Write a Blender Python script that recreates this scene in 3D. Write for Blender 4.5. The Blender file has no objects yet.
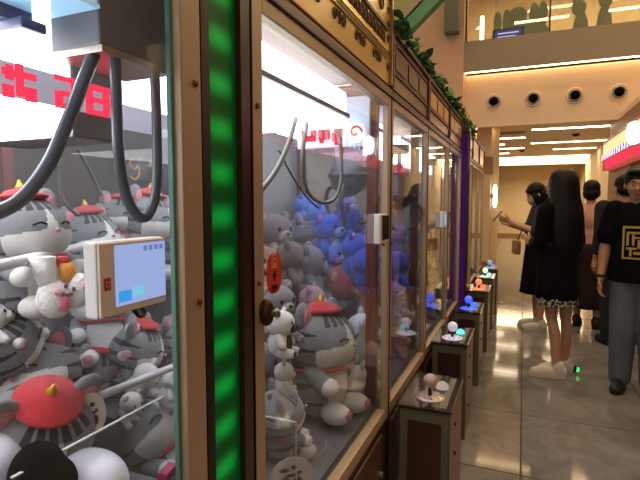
import bpy, bmesh, math, random
from mathutils import Vector, Matrix, Euler
random.seed(7)
sc = bpy.context.scene
COL = sc.collection
PI = math.pi
def R(d): return math.radians(d)

# ------------------------------------------------------------------ camera
FPX = 485.0
YAW, PITCH = R(22.7), R(4.36)
CAM = Vector((0, 0, 1.42))
FWD = Vector((-math.sin(YAW)*math.cos(PITCH), math.cos(YAW)*math.cos(PITCH), -math.sin(PITCH)))
RGT = Vector((math.cos(YAW), math.sin(YAW), 0))
UPV = RGT.cross(FWD)
cd = bpy.data.cameras.new('camera'); cam = bpy.data.objects.new('camera', cd); COL.objects.link(cam)
cd.sensor_width = 36; cd.lens = FPX/640*36; cd.clip_start = 0.02; cd.clip_end = 200
cam.location = CAM
cam.rotation_euler = Euler((PI/2-PITCH, 0, YAW))
sc.camera = cam
# ------------------------------------------------------------------ world, exposure
w = bpy.data.worlds.new('world'); sc.world = w; w.use_nodes = True
w.node_tree.nodes['Background'].inputs[0].default_value = (1.0, 0.88, 0.74, 1)
w.node_tree.nodes['Background'].inputs[1].default_value = 0.5
sc.view_settings.view_transform = 'Standard'; sc.view_settings.look = 'None'
sc.view_settings.gamma = 1; sc.view_settings.use_curve_mapping = False
sc.view_settings.exposure = 0.0
sc.cycles.transparent_max_bounces = 40
sc.cycles.max_bounces = 10
# ------------------------------------------------------------------ pixel helpers (a pixel gives a direction only)
def ray(px, py): return FWD + RGT*((px-320)/FPX) + UPV*((240-py)/FPX)
def atX(px, py, X): d = ray(px, py); return CAM + d*(X/d.x)
def atY(px, py, Y): d = ray(px, py); return CAM + d*(Y/d.y)
def atZ(px, py, Z): d = ray(px, py); return CAM + d*((Z-CAM.z)/d.z)
def depth(p): return (Vector(p)-CAM).dot(FWD)

# ------------------------------------------------------------------ materials
def lin(h):
    if isinstance(h, str):
        h = h.lstrip('#'); v = [int(h[i:i+2], 16)/255 for i in (0, 2, 4)]
    else: v = h
    return tuple((c/12.92 if c <= .04045 else ((c+.055)/1.055)**2.4) for c in v)+(1,)
MATS = {}
def mat(name, col, rough=.5, metal=0, emit=None, strength=0, noise=None, bump=None, spec=.5, sheen=0, coat=0, alpha=None, trans=0):
    if name in MATS: return MATS[name]
    m = bpy.data.materials.new(name); m.use_nodes = True; MATS[name] = m
    nt = m.node_tree; b = nt.nodes['Principled BSDF']
    b.inputs['Base Color'].default_value = lin(col); b.inputs['Roughness'].default_value = rough
    b.inputs['Metallic'].default_value = metal; b.inputs['Specular IOR Level'].default_value = spec
    b.inputs['Sheen Weight'].default_value = sheen; b.inputs['Coat Weight'].default_value = coat
    b.inputs['Transmission Weight'].default_value = trans
    if alpha is not None: b.inputs['Alpha'].default_value = alpha
    if emit: b.inputs['Emission Color'].default_value = lin(emit); b.inputs['Emission Strength'].default_value = strength
    tc = nt.nodes.new('ShaderNodeTexCoord')
    if noise is None: noise = (6, .12)
    n = nt.nodes.new('ShaderNodeTexNoise'); n.inputs['Scale'].default_value = noise[0]; n.inputs['Detail'].default_value = 4
    nt.links.new(tc.outputs['Object'], n.inputs['Vector'])
    mx = nt.nodes.new('ShaderNodeMixRGB'); mx.blend_type = 'MULTIPLY'; mx.inputs[0].default_value = 1
    mr = nt.nodes.new('ShaderNodeMapRange'); mr.inputs['To Min'].default_value = 1-noise[1]*1.5; mr.inputs['To Max'].default_value = 1+noise[1]*1.5
    nt.links.new(n.outputs['Fac'], mr.inputs['Value'])
    mx.inputs[1].default_value = lin(col); nt.links.new(mr.outputs['Result'], mx.inputs[2])
    nt.links.new(mx.outputs[0], b.inputs['Base Color'])
    if bump:
        n2 = nt.nodes.new('ShaderNodeTexNoise'); n2.inputs['Scale'].default_value = bump[0]; n2.inputs['Detail'].default_value = 3
        nt.links.new(tc.outputs['Object'], n2.inputs['Vector'])
        bp = nt.nodes.new('ShaderNodeBump'); bp.inputs['Strength'].default_value = bump[1]; bp.inputs['Distance'].default_value = .01
        nt.links.new(n2.outputs['Fac'], bp.inputs['Height']); nt.links.new(bp.outputs[0], b.inputs['Normal'])
    return m
def emat(name, col, strength):
    if name in MATS: return MATS[name]
    m = bpy.data.materials.new(name); m.use_nodes = True; MATS[name] = m
    nt = m.node_tree; nt.nodes.clear()
    e = nt.nodes.new('ShaderNodeEmission'); e.inputs[0].default_value = lin(col); e.inputs[1].default_value = strength
    o = nt.nodes.new('ShaderNodeOutputMaterial'); nt.links.new(e.outputs[0], o.inputs[0])
    return m
def glassmat(name, tint=(1, 1, 1), f0=.035, haze=0.0, hazecol='#ffffff', rough=0.0):
    if name in MATS: return MATS[name]
    m = bpy.data.materials.new(name); m.use_nodes = True; MATS[name] = m
    nt = m.node_tree; nt.nodes.clear(); L = nt.links.new
    g = nt.nodes.new('ShaderNodeNewGeometry'); d = nt.nodes.new('ShaderNodeVectorMath'); d.operation = 'DOT_PRODUCT'
    L(g.outputs['Normal'], d.inputs[0]); L(g.outputs['Incoming'], d.inputs[1])
    def mth(op, a, bv):
        q = nt.nodes.new('ShaderNodeMath'); q.operation = op
        for i, v in enumerate((a, bv)):
            if v is None: continue
            if isinstance(v, (int, float)): q.inputs[i].default_value = v
            else: L(v, q.inputs[i])
        return q.outputs[0]
    c = mth('ABSOLUTE', d.outputs['Value'], None)
    f = mth('ADD', mth('MULTIPLY', mth('POWER', mth('SUBTRACT', 1.0, c), 5.0), 1-f0), f0)
    t = nt.nodes.new('ShaderNodeBsdfTransparent'); t.inputs[0].default_value = tint+(1,)
    gl = nt.nodes.new('ShaderNodeBsdfGlossy'); gl.inputs['Roughness'].default_value = rough
    mx = nt.nodes.new('ShaderNodeMixShader'); L(f, mx.inputs[0]); L(t.outputs[0], mx.inputs[1]); L(gl.outputs[0], mx.inputs[2])
    out = mx
    if haze:
        df = nt.nodes.new('ShaderNodeBsdfDiffuse'); df.inputs[0].default_value = lin(hazecol)
        m2 = nt.nodes.new('ShaderNodeMixShader'); m2.inputs[0].default_value = haze
        L(mx.outputs[0], m2.inputs[1]); L(df.outputs[0], m2.inputs[2]); out = m2
    o = nt.nodes.new('ShaderNodeOutputMaterial'); L(out.outputs[0], o.inputs[0])
    return m
def plush(name, col): return mat(name, col, rough=.95, noise=(22, .13), bump=(160, .55), spec=.15, sheen=.25)

# ------------------------------------------------------------------ mesh helpers
class MB:
    def __init__(s): s.v = []; s.f = []; s.mi = []
    def add(s, vs, fs, mi=0):
        o = len(s.v); s.v += [tuple(v) for v in vs]; s.f += [tuple(i+o for i in f) for f in fs]
        s.mi += (mi if isinstance(mi, list) else [mi]*len(fs)); return s
    def box(s, x0, x1, y0, y1, z0, z1, mi=0, b=0):
        if x0 > x1: x0, x1 = x1, x0
        if y0 > y1: y0, y1 = y1, y0
        if z0 > z1: z0, z1 = z1, z0
        if b:
            bm = bmesh.new(); bmesh.ops.create_cube(bm, size=1)
            for v in bm.verts: v.co = Vector(((x0+x1)/2+v.co.x*(x1-x0), (y0+y1)/2+v.co.y*(y1-y0), (z0+z1)/2+v.co.z*(z1-z0)))
            bmesh.ops.bevel(bm, geom=bm.edges[:], offset=b, segments=2, profile=.6, affect='EDGES')
            bm.verts.index_update(); s.add([v.co for v in bm.verts], [[v.index for v in f.verts] for f in bm.faces], mi); bm.free(); return s
        vs = [(x, y, z) for x in (x0, x1) for y in (y0, y1) for z in (z0, z1)]
        return s.add(vs, [(0, 1, 3, 2), (4, 6, 7, 5), (0, 4, 5, 1), (2, 3, 7, 6), (0, 2, 6, 4), (1, 5, 7, 3)], mi)
    def prism(s, pts, vec, mi=0):
        """closed polygon pts (3-D) extruded by vec"""
        n = len(pts); vec = Vector(vec); a = [Vector(p) for p in pts]; b_ = [p+vec for p in a]
        return s.add(a+b_, [tuple(range(n))[::-1], tuple(range(n, 2*n))]+[(i, (i+1) % n, n+(i+1) % n, n+i) for i in range(n)], mi)
    def tube(s, path, r, n=10, mi=0, caps=True):
        path = [Vector(p) for p in path]; rs = r if isinstance(r, (list, tuple)) else [r]*len(path)
        rings = []; prev = None
        for i, p in enumerate(path):
            t = (path[min(i+1, len(path)-1)]-path[max(i-1, 0)])
            t = t.normalized() if t.length > 1e-9 else Vector((0, 0, 1))
            if prev is None:
                a = t.orthogonal().normalized()
            else:
                a = prev-t*prev.dot(t)
                a = a.normalized() if a.length > 1e-6 else t.orthogonal().normalized()
            prev = a; b_ = t.cross(a)
            rings.append([p+(a*math.cos(2*PI*k/n)+b_*math.sin(2*PI*k/n))*rs[i] for k in range(n)])
        vs = [v for q in rings for v in q]; fs = []
        for i in range(len(rings)-1):
            for k in range(n): fs.append((i*n+k, i*n+(k+1) % n, (i+1)*n+(k+1) % n, (i+1)*n+k))
        if caps: fs.append(tuple(range(n))[::-1]); fs.append(tuple((len(rings)-1)*n+k for k in range(n)))
        return s.add(vs, fs, mi)
    def lathe(s, prof, c=(0, 0, 0), n=24, axis='z', mi=0):
        vs = []; fs = []
        for (r, z) in prof:
            for k in range(n):
                a = 2*PI*k/n; p = (r*math.cos(a), r*math.sin(a), z)
                if axis == 'x': p = (p[2], p[0], p[1])
                if axis == 'y': p = (p[0], p[2], p[1])
                vs.append((p[0]+c[0], p[1]+c[1], p[2]+c[2]))
        for i in range(len(prof)-1):
            for k in range(n): fs.append((i*n+k, i*n+(k+1) % n, (i+1)*n+(k+1) % n, (i+1)*n+k))
        fs.append(tuple(range(n))[::-1]); fs.append(tuple((len(prof)-1)*n+k for k in range(n)))
        return s.add(vs, fs, mi)
    def ell(s, c, r, nu=20, nv=12, rot=None, zone=None, disp=None, mi=0):
        """ellipsoid; zone(lon, lat) gives material index, lon 0 = +Y front, degrees"""
        if isinstance(r, (int, float)): r = (r, r, r)
        vs = [(0, 0, -1)]
        for j in range(1, nv):
            la = -PI/2+PI*j/nv
            for i in range(nu):
                lo = 2*PI*i/nu
                d = disp(math.degrees(lo if lo <= PI else lo-2*PI), math.degrees(la)) if disp else 1
                vs.append((math.sin(lo)*math.cos(la)*d, math.cos(lo)*math.cos(la)*d, math.sin(la)*d))
        vs.append((0, 0, 1)); fs = []; mis = []
        def q(f, lo, la):
            fs.append(f)
            if zone:
                lo = (lo+180) % 360-180; mis.append(zone(lo, la))
            else: mis.append(mi)
        for i in range(nu):
            lo = 360*(i+.5)/nu
            q((0, 1+(i+1) % nu, 1+i)[::-1], lo, -90)
            for j in range(nv-2):
                a = 1+j*nu
                q((a+i, a+nu+i, a+nu+(i+1) % nu, a+(i+1) % nu), lo, -90+180*(j+1.5)/nv)
            a = 1+(nv-2)*nu; q((a+i, len(vs)-1, a+(i+1) % nu), lo, 90)
        M = (rot.to_matrix() if rot else Matrix.Identity(3))
        c = Vector(c)
        return s.add([c+M@Vector((v[0]*r[0], v[1]*r[1], v[2]*r[2])) for v in vs], fs, mis)
    def caps(s, p0, r0, p1, r1, n=14):
        """tapered capsule"""
        p0 = Vector(p0); p1 = Vector(p1); t = (p1-p0); L = t.length; t.normalize()
        path = []; rs = []
        for k in range(5): a = -PI/2+PI/2*(k+.15)/5; path.append(p0+t*math.sin(a)*r0); rs.append(max(r0*math.cos(a), r0*.05))
        path.append(p0); rs.append(r0); path.append(p1); rs.append(r1)
        for k in range(1, 6): a = PI/2*(k-.15)/5; path.append(p1+t*math.sin(a)*r1); rs.append(max(r1*math.cos(a), r1*.05))
        return s.tube(path, rs, n)
    def loft(s, rings, n=28, fold=None, mi=0, twist=0):
        """rings: (cx,cy,cz,rx,ry)"""
        vs = []; fs = []
        for j, (cx, cy, cz, rx, ry) in enumerate(rings):
            for k in range(n):
                a = 2*PI*k/n; g = fold(a, j/(len(rings)-1)) if fold else 1
                vs.append((cx+rx*g*math.cos(a), cy+ry*g*math.sin(a), cz))
        for j in range(len(rings)-1):
            for k in range(n): fs.append((j*n+k, j*n+(k+1) % n, (j+1)*n+(k+1) % n, (j+1)*n+k))
        fs.append(tuple(range(n))[::-1]); fs.append(tuple((len(rings)-1)*n+k for k in range(n)))
        return s.add(vs, fs, mi)
    def mesh(s, name, mats, smooth=False):
        me = bpy.data.meshes.new(name); me.from_pydata(s.v, [], s.f)
        for m in (mats if isinstance(mats, (list, tuple)) else [mats]): me.materials.append(m)
        me.polygons.foreach_set('material_index', s.mi)
        if smooth: me.polygons.foreach_set('use_smooth', [True]*len(me.polygons))
        bm = bmesh.new(); bm.from_mesh(me); bmesh.ops.recalc_face_normals(bm, faces=bm.faces); bm.to_mesh(me); bm.free()
        me.update(); return me
    def build(s, name, mats, parent=None, smooth=False):
        return link(name, s.mesh(name, mats, smooth), parent)
def link(name, me, parent=None):
    o = bpy.data.objects.new(name, me); COL.objects.link(o); o.parent = parent; return o
def blob(name, mb, m, parent=None, voxel=.01, smooth=3):
    """one continuous skin over overlapping closed shapes"""
    me = mb.mesh(name+'_raw', m); o = bpy.data.objects.new('tmp', me); COL.objects.link(o)
    md = o.modifiers.new('r', 'REMESH'); md.mode = 'VOXEL'; md.voxel_size = voxel; md.use_smooth_shade = True
    sm = o.modifiers.new('s', 'SMOOTH'); sm.factor = .5; sm.iterations = smooth
    dg = bpy.context.evaluated_depsgraph_get(); dg.update()
    e = bpy.data.meshes.new_from_object(o.evaluated_get(dg)); e.name = name
    bpy.data.objects.remove(o); bpy.data.meshes.remove(me)
    e.materials.clear(); e.materials.append(m); e.polygons.foreach_set('use_smooth', [True]*len(e.polygons))
    return link(name, e, parent)
def tag(o, label=None, cat=None, group=None, kind=None):
    if label: o['label'] = label
    if cat: o['category'] = cat
    if group: o['group'] = group
    if kind: o['kind'] = kind
    return o
def thing(name, label, cat, loc=(0, 0, 0), rz=0, group=None):
    o = bpy.data.objects.new(name, None); COL.objects.link(o); o.empty_display_size = .05
    o.location = loc; o.rotation_euler = (0, 0, rz); return tag(o, label, cat, group)
KIDS = {}
def copy_tree(o, parent=None):
    c = o.copy(); COL.objects.link(c); c.parent = parent
    for ch in [x for x in bpy.data.objects if x.parent == o]: copy_tree(ch, c)
    return c
def smoothpath(pts, n=8):
    pts = [Vector(p) for p in pts]; out = []
    P = [pts[0]*2-pts[1]]+pts+[pts[-1]*2-pts[-2]]
    for i in range(1, len(P)-2):
        for k in range(n):
            t = k/n; a, b, c, d = P[i-1], P[i], P[i+1], P[i+2]
            out.append(.5*((2*b)+(c-a)*t+(2*a-5*b+4*c-d)*t*t+(3*b-a-3*c+d)*t**3))
    out.append(pts[-1]); return out
def struct(o): o['kind'] = 'structure'; return o
#--SECTION: structure
# ------------------------------------------------------------------ shared materials
M_beige = mat('beige_plaster', '#d9c09a', rough=.75, noise=(2, .05))
M_back = mat('warm_back_wall', '#e4cda2', rough=.7, noise=(2, .06))
M_ceil = mat('warm_ceiling_paint', '#e6cfae', rough=.8, noise=(1.5, .04))
M_pink = mat('pinkish_plaster', '#d0a487', rough=.75, noise=(2, .05))
M_fascia = mat('cream_fascia_panel', '#e3c6a4', rough=.6, noise=(1.5, .04))
M_band = mat('grey_brown_parapet', '#8f7f68', rough=.45, noise=(3, .06))
M_dark = mat('near_black_metal', '#17130f', rough=.45)
M_steel = mat('brushed_steel', '#a8a296', rough=.3, metal=1)
M_wood = mat('brown_store_panel', '#8a5c3c', rough=.5, noise=(5, .12))
E_warm = emat('warm_strip_light', '#ffe8c0', 16.0)
E_cove = emat('warm_cove_light', '#ffd9a0', 9.0)
G_rail = glassmat('balustrade_glass', (.93, .95, .93), f0=.06)
# marble
def marble():
    m = mat('polished_marble', '#7f7568', rough=.075, noise=(3, .1), spec=.6)
    nt = m.node_tree; b = nt.nodes['Principled BSDF']; L = nt.links.new
    g = nt.nodes.new('ShaderNodeNewGeometry')
    n = nt.nodes.new('ShaderNodeTexNoise'); n.inputs['Scale'].default_value = 2.2; n.inputs['Detail'].default_value = 9; n.inputs['Roughness'].default_value = .65; n.inputs['Distortion'].default_value = 1.2
    L(g.outputs['Position'], n.inputs['Vector'])
    cr = nt.nodes.new('ShaderNodeValToRGB'); cr.color_ramp.elements[0].position = .32; cr.color_ramp.elements[1].position = .7
    cr.color_ramp.elements[0].color = lin('#66625e'); cr.color_ramp.elements[1].color = lin('#928e8a')
    L(n.outputs['Fac'], cr.inputs[0]); L(cr.outputs[0], b.inputs['Base Color'])
    return m
M_marble = marble()
M_grout = mat('dark_joint', '#3b332b', rough=.8)
# ------------------------------------------------------------------ floor with tiles
floor = struct(MB().box(-4.5, 6.0, -4, 23.2, -.12, -.003).build('floor', M_grout))
TS = .8; tm = MB().box(-TS/2+.0035, TS/2-.0035, -TS/2+.0035, TS/2-.0035, -.012, 0, b=.0015).mesh('tile', M_marble)
X0 = .028
for iy in range(-1, 28):
    for ix in range(-2, 5):
        t = link('tile', tm, floor); t.location = (X0+TS*(ix+.5), TS*(iy+.5)+.25, 0)
# ------------------------------------------------------------------ back of the corridor
YB = 22.3; ZC = 3.1; YF = 10.7; XR = 2.05
wb = struct(MB().box(-4, 4.6, YB, YB+.2, 0, 3.4).build('wall_back', M_back))
bb = struct(MB().box(-4, 4.6, YB-.03, YB, 0, .12).build('baseboard_back', mat('tan_skirting', '#a07848', rough=.5)))
# portal in front of the back wall
MB().box(-4, -1.0, 20.2, 20.5, 0, 3.1).build('pier', M_beige, wb)
MB().box(2.05, 2.5, 20.2, 20.5, 0, 3.1).build('pier', M_beige, wb)
MB().box(-1.0, 2.05, 20.2, 20.5, 2.86, 3.1).build('lintel', M_ceil, wb)
def lamp_strip(x0, x1, y0, y1, z0, z1, label, m=E_warm, group='linear lamps in the corridor ceiling'):
    t = thing('linear_ceiling_lamp', label, 'ceiling lamp', ((x0+x1)/2, (y0+y1)/2, z0), 0, group)
    hx, hy = (x1-x0)/2, (y1-y0)/2
    MB().box(-hx, hx, -hy, hy, 0, z1-z0).build('diffuser', m, t)
    h = MB(); e = .012
    h.box(-hx-e, hx+e, -hy-e, -hy, 0.002, z1-z0+.01).box(-hx-e, hx+e, hy, hy+e, .002, z1-z0+.01).box(-hx-e, -hx, -hy, hy, .002, z1-z0+.01).box(hx, hx+e, -hy, hy, .002, z1-z0+.01)
    h.build('housing', M_ceil, t); return t
# ceiling beyond the atrium
ce = struct(MB().box(-4, 4.6, YF+.02, YB+.2, ZC, ZC+.25).build('ceiling', M_ceil))
CL = [(-2.4, -.74, 11.5), (.13, 2.0, 12.2), (-2.4, -.01, 13.55), (.15, 2.0, 14.95), (-2.4, -.55, 14.9), (-2.4, -.03, 16.1), (.8, 1.97, 16.85), (-2.4, -.5, 17.6)]
for i, (a, b_, y) in enumerate(CL):
    lamp_strip(a, b_, y-.1, y+.1, ZC-.02, ZC+.004, 'long warm ceiling lamp on the '+('claw machine' if a < 0 else 'shop')+' side, '+{11.5: 'first', 13.55: 'second', 14.9: 'third', 16.1: 'fourth', 17.6: 'fifth', 12.2: 'first', 14.95: 'second', 16.85: 'third'}[y]+' from the fascia')
lamp_strip(-1.0, 2.05, 19.2, 19.75, ZC-.02, ZC+.004, 'wide warm light slot in the ceiling before the end portal', group='light slots at the end portal')
lamp_strip(-1.0, 2.05, 20.0, 20.17, 2.90, 2.93, 'warm light ledge running under the portal lintel', group='light slots at the end portal')
tag(MB().box(2.09, 2.16, 20.08, 20.17, .1, 2.85, b=.01).build('vertical_light_bar', emat('soft_bar', '#ffe7b8', 1.6)), 'slim upright light bar on the right portal pier', 'lamp')
tag(MB().box(1.075, 1.11, 11.9, 16.7, ZC-.015, ZC+.002).build('track_rail', M_beige), 'thin ceiling track running along the corridor', 'track')
# slot diffuser grille
t = thing('air_diffuser', 'narrow slotted air grille in the corridor ceiling', 'air vent', (-.62, 12.6, ZC-.02))
MB().box(-.62, .62, -.16, -.12, 0, .03).box(-.62, .62, .12, .16, 0, .03).box(-.62, -.58, -.12, .12, 0, .03).box(.58, .62, -.12, .12, 0, .03).build('frame', M_band, t)
for k in range(4): MB().box(-.58, .58, -.1+.055*k, -.08+.055*k, .003, .025).build('slat', M_band, t)
for (px, py) in ((522, 151), (576, 135)):
    p = atZ(px, py, ZC-.03)
    tag(MB().lathe([(.03, .03), (.09, .028), (.09, .01), (.05, -.03), (.02, -.04)], p, 16).build('ceiling_speaker', M_dark), 'small dark round speaker on the corridor ceiling '+('beyond the air grille' if px < 550 else 'beside the thin track'), 'speaker', 'dark ceiling speakers')
# corridor side walls
wr = struct(MB().box(XR, XR+.25, 11.75, YB, 0, ZC).build('wall_right', M_beige))
wl = struct(MB().box(-4.2, -4, 11, YB, 0, ZC).build('wall_left', M_beige))
# square column with a brown capital and a lit sconce
t = thing('square_column', 'beige square column with a brown capital beyond the claw machines', 'column', (-.83, 11.3, 0))
MB().box(-.16, .16, -.16, .16, .14, 2.05, b=.008).build('shaft', M_beige, t)
MB().box(-.19, .19, -.19, .19, 2.05, 2.42, b=.008).build('capital', mat('brown_capital', '#9a6f4a', rough=.6), t)
MB().box(-.15, .15, -.15, .15, 2.42, ZC).build('neck', M_beige, t)
MB().box(-.185, .185, -.185, .185, 0, .14, b=.006).build('plinth', M_wood, t)
MB().box(.17, 1.2, .25, .45, 0, 3.1).build('wing_wall', M_back, t).location.x = -.9
t = thing('wall_sconce', 'white glowing upright sconce beside the square column', 'lamp', (-.575, 11.2, 1.32))
MB().box(-.09, -.005, -.04, .04, .2, .3).build('bracket', M_steel, t)
MB().lathe([(.012, 0), (.04, .06), (.05, .25), (.04, .44), (.012, .5)], (0, 0, 0), 14).build('lamp_tube', emat('sconce_glow', '#fff3dc', 7), t, True)
# ------------------------------------------------------------------ fascia over the corridor mouth
fa = struct(MB().box(-1.2, 7, YF, YF+.2, 3.0, 4.05).build('wall_fascia', M_fascia))
MB().box(-1.2, 7, YF-.03, YF, 2.98, 3.03).build('edge_trim', M_ceil, fa)
MB().box(-1.2, 7, YF-.30, YF+.2, 4.20, 4.66).build('parapet_band', M_band, fa)
MB().box(-1.2, 7, YF-.30, YF-.26, 4.06, 4.20).build('cove_lip', M_band, fa)
MB().box(-1.2, 7, YF-.26, YF+.2, 4.16, 4.2).build('cove_top', M_fascia, fa)
tag(MB().box(-1.18, 6.9, YF-.10, YF-.03, 4.09, 4.14).build('cove_light', E_cove), 'warm cove light line glowing under the grey parapet', 'lamp')
for i, (px, py) in enumerate(((494, 101), (533, 99), (575, 97), (619, 92))):
    p = atY(px, py, YF); z = 3.485; x = -.617+.735*i
    t = thing('air_nozzle', 'round white air jet nozzle on the fascia, '+('nearest the pink pier', 'second from the pink pier', 'third from the pink pier', 'fourth from the pink pier')[i], 'air vent', (x, YF-.004, z), 0, 'air nozzles on the fascia')
    MB().lathe([(.155, 0), (.16, -.015), (.15, -.03), (.125, -.035), (.12, -.01)], n=28, axis='y').build('flange', M_fascia, t, True)
    MB().lathe([(.118, -.012), (.118, -.05), (.10, -.06), (.09, -.05)], n=28, axis='y').build('ring', M_steel, t, True)
    MB().lathe([(.085, -.062), (.07, -.10), (.05, -.115), (.02, -.118)], n=24, axis='y').build('jet_ball', mat('matt_black', '#080706', rough=.95, spec=.1), t, True)
# pink pier to the left of the fascia, full height
wp = struct(MB().box(-4.5, -1.2, YF-.32, YF+.3, 0, 7.6).build('wall_pier', M_pink))
# ------------------------------------------------------------------ upper storey
us = struct(MB().box(-4, 8, YF-.28, 17.5, 4.3, 4.5).build('floor_upper', M_band))
uw = struct(MB().box(-4, 9, 17.0, 17.2, 4.5, 8.2).build('wall_upper', mat('upper_shop_wall', '#c9ab80', rough=.6)))
uc = struct(MB().box(-4, 9, YF-.3, 17.2, 8.0, 8.2).build('ceiling_upper', M_ceil))
for (px0, px1, py) in ((535, 600, 22), (540, 575, 31)):
    a = atY(px0, py, 16.9); b_ = atY(px1, py-3, 16.9)
for i, y in enumerate((12.0, 13.6, 15.2)):
    lamp_strip(-1, 6, y-.14, y+.14, 7.97, 8.003, 'long warm linear lamp under the upper storey ceiling', emat('upper_lamp', '#ffe2ae', 30), 'upper ceiling lamps')
for i, z in enumerate((6.1, 5.65)):
    tag(MB().box(1.2, 4.4, 16.85, 16.99, z, z+.07).build('wall_light_line', E_warm), 'warm light line along the upper shop wall', 'lamp', 'light lines on the upper shop wall')
p = atY(482, 30, 15.5)
tag(MB().lathe([(.06, 4.5-p.z), (.05, -.45), (.055, -.4), (.055, .35), (.04, .4)], (p.x, 15.5, p.z), 14).build('tube_light', emat('tube_glow', '#fff0c8', 6)), 'upright glowing tube light behind the balustrade', 'lamp')
# balustrade: glass panes and posts
bl = thing('glass_balustrade', 'clear glass balustrade with slim dark posts on the parapet', 'railing', (0, YF-.1, 4.66))
for k in range(5):
    MB().box(-1.18+1.55*k, .33+1.55*k, -.008, .008, 0.0, 1.6).build('pane', G_rail, bl)
    MB().box(-1.2+1.55*k, -1.17+1.55*k, -.03, .03, 0, 1.9).build('post', M_dark, bl)
# frosted animal silhouettes stuck on the shop window upstairs
M_film = mat('frosted_green_film', '#8b9477', rough=.8, noise=(3, .05))
def silhouette(cx, z0, s, label, shapes):
    mb = MB()
    for (dx, dz, rx, rz) in shapes: mb.ell((cx+dx*s, 11.6, z0+dz*s), (rx*s, .012, rz*s), 20, 10)
    tag(mb.build('window_film', M_film, None, True), label, 'decal')
pa = atY(517, 30, 11.6)
sw = thing('shop_window', 'tall clear shop window behind the balustrade', 'window', (2.0, 11.63, 4.5))
MB().box(-2.7, 4, 0, .012, 0.06, 3.4).build('pane', G_rail, sw)
MB().box(-2.7, 4, -.02, .03, 0, .06).build('sill_rail', M_steel, sw)
silhouette(pa.x, 4.62, 1, 'frosted rabbit family silhouette on the upper shop window', [(-.32, .28, .24, .3), (-.4, .72, .085, .26), (-.22, .74, .085, .26), (.05, .36, .3, .42), (0, .8, .2, .22), (.4, .3, .26, .34), (.33, .78, .1, .28), (.5, .8, .1, .26), (-.05, .12, .75, .14)])
pb = atY(586, 22, 11.6)
silhouette(pb.x, 4.62, 1, 'frosted pair of upright animal silhouettes on the upper window', [(-.1, .35, .15, .4), (-.14, .82, .14, .16), (-.22, 1.05, .05, .14), (.33, .4, .14, .42), (.34, .9, .13, .16), (.42, 1.1, .05, .15)])
# monitor on the parapet
p = atY(508, 42, YF+.15)
t = thing('display_monitor', 'small dark monitor with pale lilac screen above the parapet', 'monitor', (p.x, YF+.15, 4.66))
MB().box(-.30, .30, -.03, .03, .05, .3, b=.008).build('housing', M_dark, t)
s_ = MB().box(-.26, .26, -.036, -.03, .08, .27).build('screen', emat('lilac_screen', '#55508a', .6), t)
for k in range(2): MB().box(-.2, .2-.06*k, -.039, -.036, .19-.07*k, .215-.07*k).build('text_line', emat('lilac_text', '#d8d4ff', 1), s_)
MB().box(-.05, .05, -.03, .03, 0, .05).build('foot', M_dark, t)
# grey posts at the balustrade end
p = atY(453, 20, YF-.5)
tag(MB().box(p.x-.16, p.x+.12, YF-.60, YF-.34, 4.8, 7.5, b=.01).build('balustrade_column', mat('grey_green_post', '#6c6754', rough=.5)), 'grey green post at the end of the balustrade', 'post')
# escalator side climbing to the left upper storey
t = thing('escalator', 'green sided escalator rising over the claw machines', 'escalator', (0, 9.2, 0))
a = atY(396, 36, 9.2); b_ = atY(434, -4, 9.2); d = (b_-a).normalized(); a2 = a-d*2.5; b2 = b_+d*4
def slab(o0, o1, y0, y1):
    n = Vector((-d.z, 0, d.x))
    pts = [a2+n*o0, b2+n*o0, b2+n*o1, a2+n*o1]
    return MB().prism([(q.x, y0, q.z) for q in pts], (0, y1-y0, 0))
slab(-.13, .09, 0, .22).build('truss', mat('green_cladding', '#3f7a58', rough=.35, noise=(3, .08)), t)
slab(.09, .12, -.02, .24).build('edge_rail', M_dark, t)
slab(.12, .6, .05, .07).build('glass_side', glassmat('green_glass', (.75, .92, .82)), t)
slab(.6, .66, .02, .1).build('handrail', M_dark, t)
# ------------------------------------------------------------------ atrium over the machines
ac = struct(MB().box(-7, 9, -4, YF-.3, 8.0, 8.2).build('ceiling_atrium', M_ceil))
for ix, x in enumerate((-2.6, .4, 3.4)):
    for iy, y in enumerate((-1.5, 1.6, 4.7, 7.8)):
        lamp_strip(x-.9, x+.9, y-.14, y+.14, 7.97, 8.003, 'long warm linear lamp under the high atrium ceiling', emat('atrium_lamp', '#ffdfb0', 26), 'atrium ceiling lamps')
# ------------------------------------------------------------------ opposite shop
XS = 1.62
ws = struct(MB().box(XS, XS+.2, 9.5, 11.75, 0, 2.2).box(XS, XS+.2, -2, .8, 0, 2.2).box(XS, XS+.2, -2, 11.75, 2.2, 3.0).build('wall_shop', M_wood))
struct(MB().box(XS+3, XS+3.2, -2, 11.75, 0, 3).build('wall_shop_back', mat('shop_interior', '#6b4a3a', rough=.7)))
struct(MB().box(XS, XS+3.2, -2, 11.75, 3.0, 3.1).build('ceiling_shop', M_ceil))
struct(MB().box(XS+.2, XS+3.2, 11.6, 11.75, 0, 3).build('wall_shop_end', M_wood))
for y in (2.5, 5.5, 8.5):
    lamp_strip(XS+1.2, XS+1.8, y-.25, y+.25, 2.96, 3.002, 'square warm lamp in the opposite shop ceiling', E_warm, 'shop ceiling lamps')
sg = thing('shop_sign', 'glowing shop sign with red lettering and striped pennants', 'sign', (1.5, 0, 0))
Y0s, Y1s = 3.0, 11.7
MB().box(0, .12, Y0s, Y1s, 2.36, 2.62).build('light_box', emat('sign_yellow', '#ffd79a', 1.35), sg)
MB().box(-.02, .13, Y0s, Y1s, 2.62, 2.66).build('top_trim', mat('red_trim', '#a8392f', rough=.4), sg)
MB().box(.0, .12, Y0s, Y1s, 2.08, 2.36).build('sign_board', emat('sign_pink', '#c8604c', .75), sg)
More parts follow.
